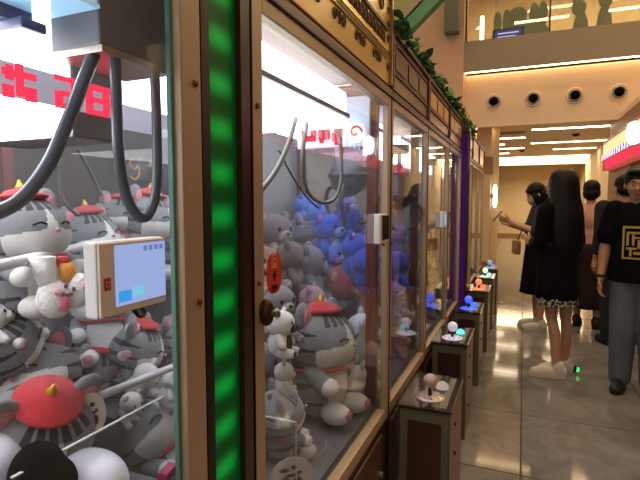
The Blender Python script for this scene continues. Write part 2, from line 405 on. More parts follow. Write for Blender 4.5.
cols = [('pennant_red', '#d23248', .9), ('pennant_white', '#fff4ff', 1.6), ('pennant_blue', '#4a4cc8', .9), ('pennant_white', '#fff4ff', 1.6)]
yp = Y0s; i = 0
pm = {}
for nm, c, s in cols:
    if nm not in pm: pm[nm] = MB().prism([(0, 0, 0), (0, .12, 0), (0, .16, -.1), (0, .04, -.1)], (.012, 0, 0)).mesh('pennant', emat(nm, c, s))
while yp < Y1s-.15:
    o = link('pennant', pm[cols[i % 4][0]], sg); o.location = (-.022, yp, 2.40); yp += .12; i += 1
yl = Y0s+.1; k = 0
E_red = emat('red_letter', '#e8324a', 1.6)
while yl < Y1s-.4:   # unreadable red strokes
    mb = MB(); h = (.2, .14, .2, .16)[k % 4]
    mb.box(-.02, 0, yl, yl+.05, 2.1, 2.1+h)
    if k % 2 == 0: mb.box(-.02, 0, yl+.05, yl+.17, 2.1+h*.45, 2.1+h*.45+.04)
    if k % 6 == 0: mb.box(-.02, 0, yl+.14, yl+.18, 2.1, 2.1+h*.8)
    mb.build('letter', E_red, sg); yl += .25; k += 1
p = atX(638, 136, 1.46)
tag(MB().lathe([(.02, -.16), (.08, -.13), (.1, 0), (.08, .13), (.02, .16)], (1.40, 8.05, 2.40), 18).build('sign_spotlight', emat('blue_white_glow', '#dfe0ff', 5), None, True), 'bluish white glowing lamp in front of the shop sign', 'lamp')
#--SECTION: machines
# ------------------------------------------------------------------ claw machines
XF = -.53
M_champ = mat('champagne_frame', '#b29a80', rough=.38, metal=.2, noise=(4, .05))
M_mauve = mat('mauve_brown_trim', '#5a3a34', rough=.4, noise=(4, .06))
M_maho = mat('mahogany_laminate', '#3c2018', rough=.3, noise=(6, .15))
M_gold = mat('gold_marquee', '#dcae56', rough=.28, metal=.15, noise=(3, .08))
M_woodq = mat('brown_marquee', '#7d5236', rough=.35, noise=(6, .12))
M_goldbrown = mat('gold_brown_marquee', '#a47c48', rough=.3, metal=.3, noise=(5, .1))
M_orn = mat('dark_ornament', '#4a3210', rough=.5)
M_redpost = mat('red_brown_post', '#6a2c24', rough=.4)
G_win = glassmat('cabinet_glass', (.97, .985, .98), f0=.022, haze=.02, hazecol='#cfd4dc')
G_side = glassmat('side_glass', (.97, .98, .99), f0=.02, haze=.015)
M_edge = mat('green_glass_edge', '#5d8a82', rough=.2, emit='#5d8a82', strength=.0)
E_box = emat('white_led_panel', '#f6f8fa', 6)
M_white = mat('white_plastic', '#e9e8ea', rough=.35, noise=(4, .03))
M_grey = mat('grey_metal_sheet', '#7d7d80', rough=.45, metal=.2, noise=(4, .06))
def machine(y0, y1, label, marq=M_gold, ztop=2.14, back='#40362f', deck=.56, tier=None, lamp=True, lampz=(1.70, 1.80), lampx=-.15, lampend=.2, lcol=None, post=True, S=.032, edge=False):
    W = y1-y0
    t = thing('claw_machine', label, 'claw machine', (XF, y0, 0), 0, 'row of claw machines')
    MB().box(-.80, -.03, .02, W-.02, 0, .06).build('plinth', M_dark, t)
    bc = MB().box(-.82, 0, 0.002, W-.002, .06, .50, b=.006).build('base_cabinet', M_maho, t)
    dr = MB().box(0, .012, .07, W-.07, .10, .45, b=.004).build('service_door', M_mauve, t)
    MB().lathe([(.014, 0), (.014, .016), (.008, .02)], (.012, W-.12, .30), 12, 'x').build('lock', M_steel, dr)
    fl = MB().box(0, .02, W*.30, W*.70, .14, .34, b=.006).build('prize_flap', M_dark, t)
    MB().box(-.008, .016, 0.002, S, .50, 1.85, b=.003).build('stile', M_champ, t)
    MB().box(-.008, .016, W-S, W-.002, .50, 1.85, b=.003).build('stile', M_champ, t)
    MB().box(-.02, .016, S, W-S, .50, .547, b=.003).build('bottom_rail', M_champ, t)
    MB().box(-.02, .016, S, W-S, 1.815, 1.85, b=.003).build('top_rail', M_champ, t)
    MB().box(-.02, .018, -.001, .0015, .50, 1.85).build('joint_line', M_dark, t)
    MB().box(-.006, 0, S, W-S, .547, 1.815).build('glass_pane', G_win, t)
    if edge: MB().box(-.0075, .001, W-S-.007, W-S+.001, .547, 1.81).build('glass_edge', M_edge, t)
    MB().box(-.82, .022, 0, W, 1.852, 1.88, b=.003).build('cornice', M_mauve, t)
    MB().box(-.82, 0, .005, W-.005, 1.88, 1.90).build('roof', M_maho, t)
    mq = MB().box(-.06, .01, .004, W-.004, 1.90, ztop, b=.003).build('marquee', marq, t)
    f = MB().box(.01, .022, .004, W-.004, ztop-.022, ztop).box(.01, .022, .004, .024, 1.90, ztop-.022).box(.01, .022, W-.024, W-.004, 1.90, ztop-.022)
    f.build('marquee_frame', M_goldbrown if marq is M_gold else M_mauve, mq)
    MB().box(-.80, -.032, .004, .009, .55, 1.85).build('side_glass', G_side, t)
    MB().box(-.80, -.032, W-.009, W-.004, .55, 1.85).build('side_glass', G_side, t)
    if post:
        MB().box(-.075, -.032, W-.045, W-.01, .52, 1.85).build('corner_post', M_redpost, t)
    for yy in (.012, W-.042): MB().box(-.80, -.76, yy, yy+.03, .52, 1.85).build('corner_post', M_redpost, t)
    MB().box(-.82, -.80, .003, W-.003, .50, 1.85).build('back_panel', mat('back_'+back, back, rough=.5), t)
    MB().box(-.80, -.03, .01, W-.01, .50, deck).build('prize_deck', mat('deck_cloth', '#6e6a70', rough=.9), t)
    if tier: MB().box(-.80, tier[0], .01, W-.01, deck, tier[1]).build('display_step', mat('step_grey', '#4d4a4e', rough=.8), t)
    for zz in (.75, 1.25, 1.62):
        MB().lathe([(.006, 0), (.006, .004), (.003, .006)], (.016, W-S*.35 if edge else S*.45, zz), 10, 'x').build('screw', mat('copper_screw', '#8a4a30', rough=.4, metal=.6), t)
    if lamp:
        m = lcol or E_box
        MB().box(-.55, lampx, .03, W-lampend, lampz[0], lampz[1], b=.02).build('light_box', m, t, True)
        MB().box(lampx, lampx+.015, .02, W-lampend-.02, lampz[0]+.035, lampz[0]+.05).build('light_rail', M_grey, t)
    return t
Ym = [(-.36, .704), (.870, 1.993), (2.0, 2.838), (2.842, 3.695), (3.70, 4.46), (4.62, 5.47), (5.475, 6.30), (6.305, 7.1)]
E_blueish = emat('cool_led_panel', '#cfd6ff', 9)
E_dimw = emat('dim_led_panel', '#fff2dc', 6)
m1 = machine(*Ym[0], 'claw machine full of grey tabby plush cats left of the green light strip', marq=M_gold, ztop=2.26, back='#4a4340', deck=.90, tier=(-.34, 1.16), lamp=False, post=False, S=.055, edge=True)
m2 = machine(*Ym[1], 'claw machine with gold filigree marquee and a large tabby plush', marq=M_gold, ztop=2.262, back='#9a97a6', deck=.56, lampz=(1.70, 1.835), lampx=-.09, lampend=.24, S=.046)
MB().box(-.80, -.645, .02, .60, .56, 1.17).build('display_step', mat('step_grey', '#4d4a4e'), m2)
MB().box(-.645, -.40, .02, .60, .56, .88).build('display_step', mat('step_grey', '#4d4a4e'), m2)
m3 = machine(*Ym[2], 'claw machine with brown marquee holding blue plush toys', marq=M_woodq, ztop=2.14, back='#8c8578', deck=.56, tier=(-.25, .92), lcol=E_blueish, lampz=(1.74, 1.83))
m4 = machine(*Ym[3], 'claw machine holding a tall yellow plush beside the blue plush machine', marq=M_goldbrown, ztop=2.14, back='#7a7466', deck=.56, tier=(-.3, .8), lcol=E_dimw, lampz=(1.76, 1.82))
m5 = machine(*Ym[4], 'claw machine with pale green plush next to the purple light strip', marq=M_goldbrown, ztop=2.14, back='#7a7466', deck=.56, tier=(-.3, .8), lcol=E_dimw, lampz=(1.76, 1.82))
m6 = machine(*Ym[5], 'claw machine just beyond the purple light strip', marq=M_goldbrown, ztop=2.14, back='#7a7466', lcol=E_dimw, lampz=(1.76, 1.82))
m7 = machine(*Ym[6], 'claw machine second beyond the purple light strip', marq=M_goldbrown, ztop=2.14, back='#7a7466', lcol=E_dimw, lampz=(1.76, 1.82))
m8 = machine(*Ym[7], 'claw machine at the far end of the row', marq=M_goldbrown, ztop=2.14, back='#7a7466', lcol=E_dimw, lampz=(1.76, 1.82))
# dark mouldings and inset panels across the brown marquees
for m_, W in ((m3, .838), (m4, .853), (m5, .76), (m6, .85)):
    mq = [o for o in bpy.data.objects if o.parent == m_ and o.name.startswith('marquee')][0]
    MB().box(.011, .016, .04, W-.04, 1.96, 1.972).box(.011, .016, .04, W-.04, 2.085, 2.095).build('moulding', M_orn, mq)
    for k in range(3): MB().box(.011, .015, W*(.08+.3*k), W*(.08+.3*k)+.2, 1.985, 2.07, b=.002).build('inset_panel', m_ is m3 and M_mauve or M_gold, mq)
# gold filigree of the near marquee
def scroll(cy, cz, s, flip=1):
    pts = []
    for k in range(26):
        a = k/25*2.6*PI; r = s*(1-.75*k/25)
        pts.append((.012, cy+flip*r*math.cos(a), cz+r*math.sin(a)))
    return pts
W = 1.123
mq2 = [o for o in bpy.data.objects if o.parent == m2 and o.name.startswith('marquee')][0]
MB().box(.010, .018, .03, W-.06, 2.0, 2.012).box(.010, .018, .03, W-.06, 2.10, 2.112).build('moulding', M_orn, mq2)
MB().box(.010, .016, .03, W-.06, 1.995, 2.0).box(.010, .016, .03, W-.06, 2.02, 2.035).build('moulding', mat('bright_gold', '#f0c05a', rough=.25, metal=.6), mq2)
for k in range(5):
    cy = .12+.2*k
    mb = MB().tube(scroll(cy-.035, 1.967, .02, 1), .0035, 6).tube(scroll(cy+.035, 1.967, .02, -1), .0035, 6)
    mb.tube([(.012, cy, 1.95), (.012, cy, 1.985)], .004, 6)
    mb.build('scroll_ornament', M_orn, mq2)
for k in range(22):
    cy = .06+.045*k
    MB().tube(smoothpath([(.012, cy-.014, 2.045), (.012, cy-.012, 2.075), (.012, cy, 2.09), (.012, cy+.012, 2.075), (.012, cy+.014, 2.045), (.012, cy, 2.055)], 3), .0032, 5).build('frieze_arch', M_orn, mq2)
for k in range(5): MB().tube(scroll(W-.045, 1.965+.055*k, .016, (-1)**k), .0035, 6).build('side_scroll', M_orn, mq2)
mb = MB()
for k in range(6): mb = MB().tube(scroll(.12+.17*k, 2.18, .04, (-1)**k), .004, 6); mb.build('scroll_ornament', M_orn, mq2)
# knob lock on the near stile
t = MB().ell((0, 0, 0), (.018, .017, .03), 16, 10); k_ = t.build('door_lock', mat('bronze', '#4a3020', rough=.35, metal=.6), m2, True); k_.location = (.026, .036, 1.185)
MB().lathe([(.008, .0), (.008, .012), (.004, .014)], (.041, .036, 1.185), 10, 'x').build('lock_key', M_steel, m2)
# ------------------------------------------------------------------ LED strips between machines
def led(y0, y1, x1, label, base, glow, s0, s1, zt):
    t = thing('led_light_strip', label, 'light strip', (XF, y0, 0))
    W = y1-y0
    MB().box(-.03, x1-.03, .003, W-.003, 0, zt).build('housing', M_dark, t)
    MB().box(x1-.03, x1, .003, .026, 0, zt).build('edge_trim', M_dark, t)
    MB().box(x1-.03, x1+.004, W-.036, W-.003, 0, zt).build('edge_trim', M_maho, t)
    m = bpy.data.materials.new('led_'+base); m.use_nodes = True; nt = m.node_tree; b = nt.nodes['Principled BSDF']; L = nt.links.new
    b.inputs['Base Color'].default_value = lin(base); b.inputs['Roughness'].default_value = .4; b.inputs['Specular IOR Level'].default_value = .15
    tc = nt.nodes.new('ShaderNodeTexCoord'); sx = nt.nodes.new('ShaderNodeSeparateXYZ'); L(tc.outputs['Object'], sx.inputs[0])
    def mth(op, a, bv=0):
        q = nt.nodes.new('ShaderNodeMath'); q.operation = op
        for i, v in enumerate((a, bv)):
            if isinstance(v, (int, float)): q.inputs[i].default_value = v
            else: L(v, q.inputs[i])
        return q.outputs[0]
    cz = mth('ADD', mth('MULTIPLY', mth('COSINE', mth('MULTIPLY', sx.outputs['Z'], 2*PI/.082)), .5), .5)
    dy = mth('SUBTRACT', sx.outputs['Y'], W*.42); gy = mth('MAXIMUM', mth('SUBTRACT', 1.0, mth('MULTIPLY', mth('MULTIPLY', dy, dy), 1/(W*.30)**2)), 0.0)
    g = mth('MULTIPLY', mth('POWER', cz, 1.7), gy)
    b.inputs['Emission Color'].default_value = lin(glow)
    L(mth('ADD', mth('MULTIPLY', g, s1), s0), b.inputs['Emission Strength'])
    MB().box(x1-.03, x1-.008, .026, W-.036, .02, zt-.01, b=.004).build('diffuser', m, t)
    MB().box(-.03, x1+.006, .003, W-.003, zt, zt+.03).build('cap', M_mauve, t)
    return t
led(.707, .867, .012, 'green dotted LED light strip between two claw machines', '#04180c', '#08d048', .05, .34, 2.25)
pl = led(4.465, 4.615, .07, 'purple LED light strip further along the machine row', '#1c0824', '#8024a8', .13, .16, 2.05)
for o in bpy.data.objects:
    if o.parent == pl and o.name.startswith('diffuser'):
        MB().box(.0, .06, -.004, .004, .05, 2.03).build('side_diffuser', o.data.materials[0], pl)
# ------------------------------------------------------------------ payment screens on the glass
E_scr = emat('pale_blue_screen', '#a9bdf2', .8)
def payscreen(y0, z0, w, h, label, lit=True):
    t = thing('payment_screen', label, 'screen', (XF+.001, y0, z0), 0, 'payment screens on the glass')
    MB().box(0, .022, 0, w, 0, h, b=.003).build('housing', M_white, t)
    MB().box(.022, .0265, .002, w-.002, .002, h-.002, b=.001).build('bezel', mat('tan_bezel', '#d8cdc4', rough=.4), t)
    s = MB().box(.0265, .028, w*.21, w*.97, h*.12, h*.94).build('screen', E_scr if lit else mat('dark_screen', '#15181c', rough=.15), t)
    if lit:
        MB().box(.028, .0285, w*.24, w*.42, h*.17, h*.32).build('screen_button', emat('btn_blue', '#3f9df0', .95), s)
        MB().box(.028, .0285, w*.45, w*.60, h*.21, h*.34).build('screen_button', emat('btn_cyan', '#86d2ee', .9), s)
        for k in range(4): MB().box(.028, .0284, w*(.62+.085*k), w*(.62+.085*k+.055), h*.83, h*.90).build('screen_character', emat('scr_txt', '#7f93c8', .7), s)
        mk = MB().box(.0265, .0275, w*.06, w*.145, h*.37, h*.53, b=.0004).build('badge', mat('red_badge', '#b02a3a', rough=.4), t)
        MB().box(.0275, .028, w*.08, w*.125, h*.41, h*.42).box(.0275, .028, w*.08, w*.125, h*.47, h*.48).box(.0275, .028, w*.08, w*.088, h*.41, h*.48).box(.0275, .028, w*.117, w*.125, h*.41, h*.48).build('badge_mark', mat('badge_pale', '#e0a0a0'), mk)
    MB().tube(smoothpath([(.015, w*.55, -.001), (.02, w*.6, -.012), (.018, w*.7, -.01), (.004, w*.75, -.004)], 5), .003, 8).build('cable', M_dark, t)
    return t
payscreen(.462, 1.268, .128, .101, 'tan payment screen with a lit pale blue display on the tabby machine')
payscreen(1.80, 1.262, .13, .115, 'white framed dark payment screen on the large tabby machine', False)
payscreen(3.40, 1.25, .13, .11, 'payment screen on the yellow plush machine', True)
# ------------------------------------------------------------------ header lamp, gantry and hoses in the first machine
t = thing('header_light', 'overexposed white light box with red characters above the tabby cats', 'light box', (-.70, -.3, 1.53))
hb = MB().box(-.25, 0, 0, .90, .0, .30, b=.012).build('light_box', emat('bright_led_panel', '#fbfbff', 9), t, True)
MB().box(.0, .004, .30, .99, .045, .095).build('character_band', mat('band_grey', '#a9a4b2', rough=.4, emit='#c9c2d6', strength=.5), t)
def glyph(cy, cz, s, strokes):
    mb = MB()
    for (a, b_, c, d_) in strokes: mb.box(.004, .008, cy+a*s, cy+b_*s, cz+c*s, cz+d_*s)
    mb.build('red_character', emat('glyph_red', '#ff3a5c', 1.15), t)
G1 = [(0, 1, .8, 1), (0, 1, .42, .58), (.1, .9, 0, .16), (0, .25, 0, 1), (.7, .95, .1, 1)]
G2 = [(0, 1, .62, .8), (.4, .6, .1, 1), (0, .3, 0, .35), (.65, 1, 0, .4), (.1, .3, .5, .9)]
G3 = [(.1, 1, .85, 1), (.7, 1, .3, 1), (.3, .75, .4, .55), (.1, .35, 0, .5), (.1, .8, 0, .16)]
for cy, g in ((.42-.30+.62, G1), (.16+.64, G2), (.88, G3), (.945, G1)): glyph(cy-.02, .043, .052, g)
MB().box(-.25, 0, .90, 1.0, .0, .30, b=.006).build('end_housing', M_grey, t)
t = thing('gantry_cover', 'grey metal crane cover beside the white header light', 'crane cover', (-.575, .60, 1.59))
MB().box(-.10, .0, -.055, .095, .06, .25, b=.004).build('cover', mat('dull_grey_cover', '#5c5d62', rough=.5, noise=(4, .06)), t)
MB().box(-.10, .004, -.055, .095, .05, .06).build('lip', M_steel, t)
t = thing('crane_carriage', 'pale blue acrylic crane carriage plate hanging near the glass', 'crane', (-.62, .55, 1.70))
MB().box(-.12, .045, -.35, 0, 0, .008, b=.003).build('plate', mat('blue_acrylic', '#a6d4f2', rough=.15, emit='#9fd0f4', strength=.45), t)
MB().box(-.10, -.06, -.25, -.03, -.02, 0).box(-.03, .0, -.2, -.16, -.02, 0).build('bracket', mat('slate_bracket', '#3f4668', rough=.4), t)
MB().box(-.10, -.03, -.07, -.03, -.035, -.02, b=.003).build('wheel_block', mat('slate_bracket', '#3f4668'), t)
M_hose = mat('black_hose', '#3c4450', rough=.35, noise=(8, .08)); M_hoseg = mat('grey_hose', '#66665f', rough=.4, noise=(8, .08))
def hose(pts, r, m, label, group=None):
    tag(MB().tube(smoothpath(pts, 8), r, 10).build('cable_hose', m, None, True), label, 'hose', group)
hp = lambda L, X: [atX(a, b_, X) for a, b_ in L]
hose(hp([(97, 46), (82, 85), (66, 125), (48, 165), (20, 200), (-12, 217)], -.60), .0095, M_hose, 'thick dark hose sweeping across the tabby machine')
hose(hp([(115, 48), (117, 110), (119, 155), (126, 195), (138, 216), (149, 214), (156, 190), (157, 140), (155, 80), (153, 45)], -.585), .0085, M_hose, 'dark hose hanging in a long loop in the tabby machine')
hose(hp([(60, 130), (60, 168), (61, 195), (68, 207), (78, 215)], -.9), .004, M_hoseg, 'thin grey wire hanging behind the tabby cats')
hose(hp([(78, 150), (90, 172), (102, 196)], -.95), .004, M_hoseg, 'thin slanting wire behind the tabby cats')
t = thing('sensor_box', 'small white sensor box with a rod under the header light', 'sensor', (-.80, .455, 1.475))
MB().box(-.06, 0, 0, .06, 0, .035, b=.004).build('housing', M_white, t)
MB().tube([(.0, -.12, .018), (.0, .045, .013)], .005, 8).build('rod', M_dark, t); MB().ell((.004, .05, .013), .012, 12, 8).build('rod_tip', M_dark, t, True)
# white rails of the tabby machine
def rail(a, b_, label):
    a = Vector(a); b_ = Vector(b_)
    tag(MB().tube([a, a*.5+b_*.5, b_], .0085, 12).build('display_rail', mat('white_tube', '#e4e2e8', rough=.3), None, True), label, 'rail')
rail(atZ(-30, 273, 1.33), atZ(110, 240, 1.335), 'white tube rail in front of the upper row of tabby cats')
rail(atX(100, 396, -.75), atX(186, 362, -.75), 'white tube rail crossing the lower tabby cats')
# gold letters on a dark board behind the cats
t = thing('letter_board', 'dark board with faint gold strokes behind the upper tabby cats', 'sign', (-1.328, .90, 1.18))
MB().box(0, .012, 0, .72, 0, .50).build('board', mat('dark_board', '#2c2622', rough=.5), t)
def goldstroke(pts): MB().tube(smoothpath([(.015, a, b_) for a, b_ in pts], 5), .0035, 6).build('gold_stroke', mat('faint_gold', '#a8875a', rough=.5), t)
p = atX(134, 167, -1.313); gy, gz = p.y-.90, p.z-1.18
goldstroke([(gy+.022, gz+.02), (gy, gz+.03), (gy-.022, gz+.012), (gy, gz-.008), (gy+.022, gz+.005), (gy+.022, gz-.03), (gy, gz-.045), (gy-.02, gz-.035)])
goldstroke([(gy+.02, gz+.03), (gy+.045, gz+.036)])
goldstroke([(gy-.055, gz+.035), (gy-.085, gz+.02), (gy-.09, gz-.01), (gy-.075, gz-.035)])
goldstroke([(gy+.085, gz+.03), (gy+.10, gz+.0), (gy+.115, gz-.03)]); goldstroke([(gy+.075, gz+.005), (gy+.095, gz+.03)])
# ------------------------------------------------------------------ hoses, sign and claw of the second machine
hose(hp([(296, 118), (288, 145), (275, 172), (256, 196)], -.66), .0075, M_hoseg, 'grey hose slanting down to the left in the large tabby machine')
hose(hp([(307, 122), (303, 150), (303, 175), (310, 195), (323, 203), (335, 198), (341, 180), (341, 150), (338, 128)], -.66), .007, M_hoseg, 'grey hose hanging in a loop in the large tabby machine')
hose(hp([(279, 150), (290, 172), (305, 195), (318, 208)], -.78), .004, M_hose, 'thin dark wire behind the grey hoses')
t = thing('character_sign', 'row of three glowing red characters with a round white emblem', 'sign', (-.88, 1.90, 1.66))
MB().box(-.02, .30, 0, .02, -.01, .19, b=.004).build('sign_board', mat('pale_sign', '#c8d4ee', rough=.4, emit='#b8ccf0', strength=.35), t)
def glyphY(cx, cz, w_, h_, strokes):
    mb = MB()
    for (a, b_, c, d_) in strokes: mb.box(cx+a*w_, cx+b_*w_, -.006, 0, cz+c*h_, cz+d_*h_)
    mb.build('red_character', emat('glyph_red2', '#ff4052', 1.1), t)
glyphY(.005, .02, .062, .15, [(0, 1, .75, 1), (0, 1, .35, .5), (0, .3, 0, 1), (.65, 1, 0, 1), (.2, .8, 0, .15), (.3, .7, .52, .72)])
glyphY(.08, .01, .05, .14, [(0, 1, .8, 1), (0, 1, .1, .4), (.1, .45, 0, 1), (.6, .95, .4, .8)])
glyphY(.14, .0, .045, .14, [(0, 1, .75, 1), (.25, .75, 0, 1), (0, 1, .1, .35), (.6, 1, .3, .8)])
em = MB().lathe([(.002, -.012), (.043, -.012), (.045, -.004), (.045, 0)], (.245, 0, .045), 28, 'y').build('emblem', mat('emblem_white', '#f4eef2', rough=.4, emit='#fff4f6', strength=.6), t)
MB().tube([(.245+.028*math.cos(a/10)*(1-a/75), -.014, .045+.028*math.sin(a/10)*(1-a/75)) for a in range(0, 62, 2)], .004, 6).build('emblem_swirl', emat('swirl_red', '#e84060', 1), em)
def claw(loc, s, label, mb_, mp, prong=True):
    t = thing('crane_claw', label, 'crane claw', loc, random.random()*2, 'crane claws'); t.scale = (s, s, s)
    MB().lathe([(.012, .16), (.04, .155), (.055, .13), (.06, .06), (.075, .05), (.075, .0), (.06, -.03), (.03, -.05), (.01, -.06)], n=24).build('motor_housing', mb_, t, True)
    MB().lathe([(.078, .035), (.084, .03), (.084, .02), (.078, .015)], n=24).build('ring', mp, t, True)
    for k in range(3):
        a = 2*PI*k/3; c, s_ = math.cos(a), math.sin(a)
        pr = MB().tube(smoothpath([(.06*c, .06*s_, -.01), (.115*c, .115*s_, -.03), (.125*c, .125*s_, -.09), (.08*c, .08*s_, -.15), (.045*c, .045*s_, -.165)], 6), .0085, 8).build('prong', mp, t, True)
    MB().tube([(0, 0, .15), (0, 0, (1.72-loc[2])/s)], .012, 10).build('suspension_cable', mp, t, True)
    MB().box(-.05, .05, -.05, .05, (1.70-loc[2])/s, (1.745-loc[2])/s, b=.006).build('trolley', mp, t)
p = atX(349, 182, -.86); claw((p.x, p.y, p.z), 1.35, 'brown crane claw above the blue plush toys', mat('brown_claw', '#3c2c24', rough=.4), M_dark)
p = atX(399, 200, -.655); claw((p.x, p.y, p.z), 1.0, 'black crane claw hanging between the blue and yellow plush', M_dark, M_hose)
p = atX(433, 205, -.625); claw((p.x, p.y, p.z), .9, 'black crane claw in the pale green plush machine', M_dark, M_hose)
# red sticker on the glass
t = thing('glass_sticker', 'red oval warning sticker with black characters on the glass', 'sticker', atX(274, 273, XF+.001))
mb = MB(); pts = [(.0, .036*math.copysign(abs(math.cos(a))**.7, math.cos(a)), .048*math.copysign(abs(math.sin(a))**.7, math.sin(a))) for a in [2*PI*k/28 for k in range(28)]]
mb.prism(pts, (.0012, 0, 0)); st = mb.build('film', mat('sticker_orange', '#cc3e22', rough=.5), t)
MB().box(.0012, .0018, -.013, .013, .012, .046, b=.0002).build('stamp', mat('sticker_red', '#f0a890'), st)
MB().box(.0018, .0022, -.010, .010, .036, .041).box(.0018, .0022, -.010, .010, .026, .030).box(.0018, .0022, -.010, -.005, .016, .041).box(.0018, .0022, .004, .009, .016, .041).build('character', mat('sticker_char_red', '#d83a2a'), st)
MB().box(.0012, .0018, -.004, .004, -.018, .005).box(.0012, .0018, -.009, .009, -.008, -.003).build('character', M_dark, st)
MB().box(.0012, .0018, -.016, .014, -.036, -.031).box(.0012, .0018, -.014, -.009, -.044, -.026).box(.0012, .0018, -.004, .001, -.044, -.026).box(.0012, .0018, .007, .012, -.042, -.026).build('character', M_dark, st)
# ------------------------------------------------------------------ control consoles
M_cons = mat('green_champagne_laminate', '#5f5b46', rough=.4, noise=(5, .07))
M_ctop = mat('dark_glossy_top', '#241c18', rough=.12, noise=(5, .1))
M_cside = mat('pink_brown_side', '#8a6656', rough=.4, noise=(5, .08))
def console(x0, x1, y0, y1, label, ballcol, glowcol, gs, cup=None):
    t = thing('control_console', label, 'console', (x0, y0, 0), 0, 'joystick consoles in front of the machines')
    a, b_, h = x1-x0, y1-y0, .57
    MB().box(.004, a-.006, .006, b_-.006, 0.0, h).build('body', M_cons, t)
    f = MB().box(.0, .032, 0, .006, 0, h).box(a-.034, a, 0, .006, 0, h).box(.032, a-.034, 0, .006, h-.05, h).box(.032, a-.034, 0, .006, 0, .05)
    f.build('side_frame', M_cons, t)
    MB().box(.032, a-.034, .003, .0055, .05, h-.05).build('side_panel', M_maho, t)
    fp = MB().box(a-.006, a, .0, b_, .02, h-.02, b=.002).build('front_panel', M_cside, t)
    for zz in (.16, .34, .47): MB().lathe([(.008, 0), (.008, .007), (.004, .009)], (a, b_*.35, zz), 10, 'x').build('lock', M_dark, fp)
    tp = MB().box(-.012, a+.006, -.008, b_, h, h+.012, b=.003).build('top_plate', M_ctop, t)
    MB().box(a-.05, a-.02, .02, b_-.03, h+.012, h+.014).build('inlay', M_cons, tp)
    cx, cy = a*.5, b_*.30
    em_ = mat('joy_'+ballcol, ballcol, rough=.15, noise=(40, .1), emit=glowcol, strength=gs)
    bs = MB().lathe([(.004, h+.020), (.052, h+.020), (.062, h+.016), (.066, h+.012)], (cx, cy, 0), 28).build('joystick_plate', mat('chrome_plate', '#c4b4a8', rough=.25, metal=.5) if gs < .3 else em_, t, True)
    for k in range(10): MB().ell((cx+.05*math.cos(k*PI/5), cy+.05*math.sin(k*PI/5), h+.021), (.005, .005, .003), 8, 5).build('stud', M_redpost, bs)
    MB().lathe([(.009, h+.018), (.007, h+.05), (.009, h+.06)], (cx, cy, 0), 12).build('joystick_shaft', M_dark, t)
    MB().ell((cx, cy, h+.083), .031, 20, 12).build('joystick_ball', em_, t, True)
    bt = MB().lathe([(.028, h+.012), (.028, h+.02), (.022, h+.034), (.01, h+.042)], (cx+.035, cy+.12, 0), 20).build('push_button', em_ if cup is None else emat('cup_'+cup, cup, 1.3), t, True)
    return t
con = [(-.452, -.247, 1.95, 2.36, 'console with a clear crystal joystick beside the large tabby machine', '#b89c94', '#b89c94', .0, '#a08a84'),
       (-.484, -.285, 2.93, 3.36, 'console with a white joystick and cyan lit button', '#d8d4e4', '#d0d4f0', .4, '#6fe0e0'),
       (-.476, -.285, 3.85, 4.27, 'console with blue glowing joystick by the purple strip', '#6a86ff', '#2a50ff', 1.1, '#3a7cff'),
       (-.476, -.285, 4.80, 5.22, 'console with orange glowing joystick', '#ffb090', '#ff7a4a', .9, '#ff7a5a'),
       (-.476, -.285, 5.68, 6.08, 'console with pale green glowing joystick', '#d8f4e0', '#c8f4dc', .9, '#b0f0d0'),
       (-.476, -.285, 6.5, 6.9, 'console with teal and purple glowing joystick at the row end', '#8ad0d8', '#60b0c8', .7, '#b060e0')]
for c in con: console(*c)
# ------------------------------------------------------------------ ivy garland along the marquee tops
M_leaf = mat('ivy_leaf', '#3a6a34', rough=.5, noise=(20, .3))
M_leaf2 = mat('ivy_leaf_pale', '#6a9a50', rough=.5, noise=(20, .3))
def garland(y0, y1, z, label):
    t = thing('ivy_garland', label, 'garland', (XF, y0, z), 0, 'ivy garlands on the marquees')
    W = y1-y0; n = int(W/.1)+2
    MB().tube([(-.03+random.uniform(-.01, .01), W*k/(n-1), .02+random.uniform(-.01, .015)) for k in range(n)], .005, 6).build('stem', mat('ivy_stem', '#4a5a2a'), t)
    for nm, m, cnt in (('leaves', M_leaf, 330), ('pale_leaves', M_leaf2, 110)):
        mb = MB()
        for k in range(int(cnt*W)):
            c = Vector((random.gauss(-.02, .03), random.uniform(0, W), abs(random.gauss(.02, .03))))
            E = Euler((random.uniform(-1, 1), random.uniform(-1, 1), random.uniform(0, 6.3))).to_matrix(); s = random.uniform(.022, .042)
            pts = [(0, -1, 0), (.55, -.3, .12), (.4, .45, .1), (0, 1, -.1), (-.4, .45, .1), (-.55, -.3, .12)]
            mb.add([c+E@Vector(q)*s for q in pts]+[c+E@Vector((0, 0, -.06))*s], [(6, i, (i+1) % 6) for i in range(6)])
        tag(mb.build(nm, m, t), kind='stuff')
garland(2.0, 2.84, 2.14, 'green ivy garland on the brown marquee')
garland(2.84, 3.70, 2.14, 'green ivy garland on the yellow plush machine marquee')
garland(3.70, 4.62, 2.14, 'green ivy garland ending at the purple light strip')
garland(4.62, 5.6, 2.13, 'green ivy garland beyond the purple light strip')
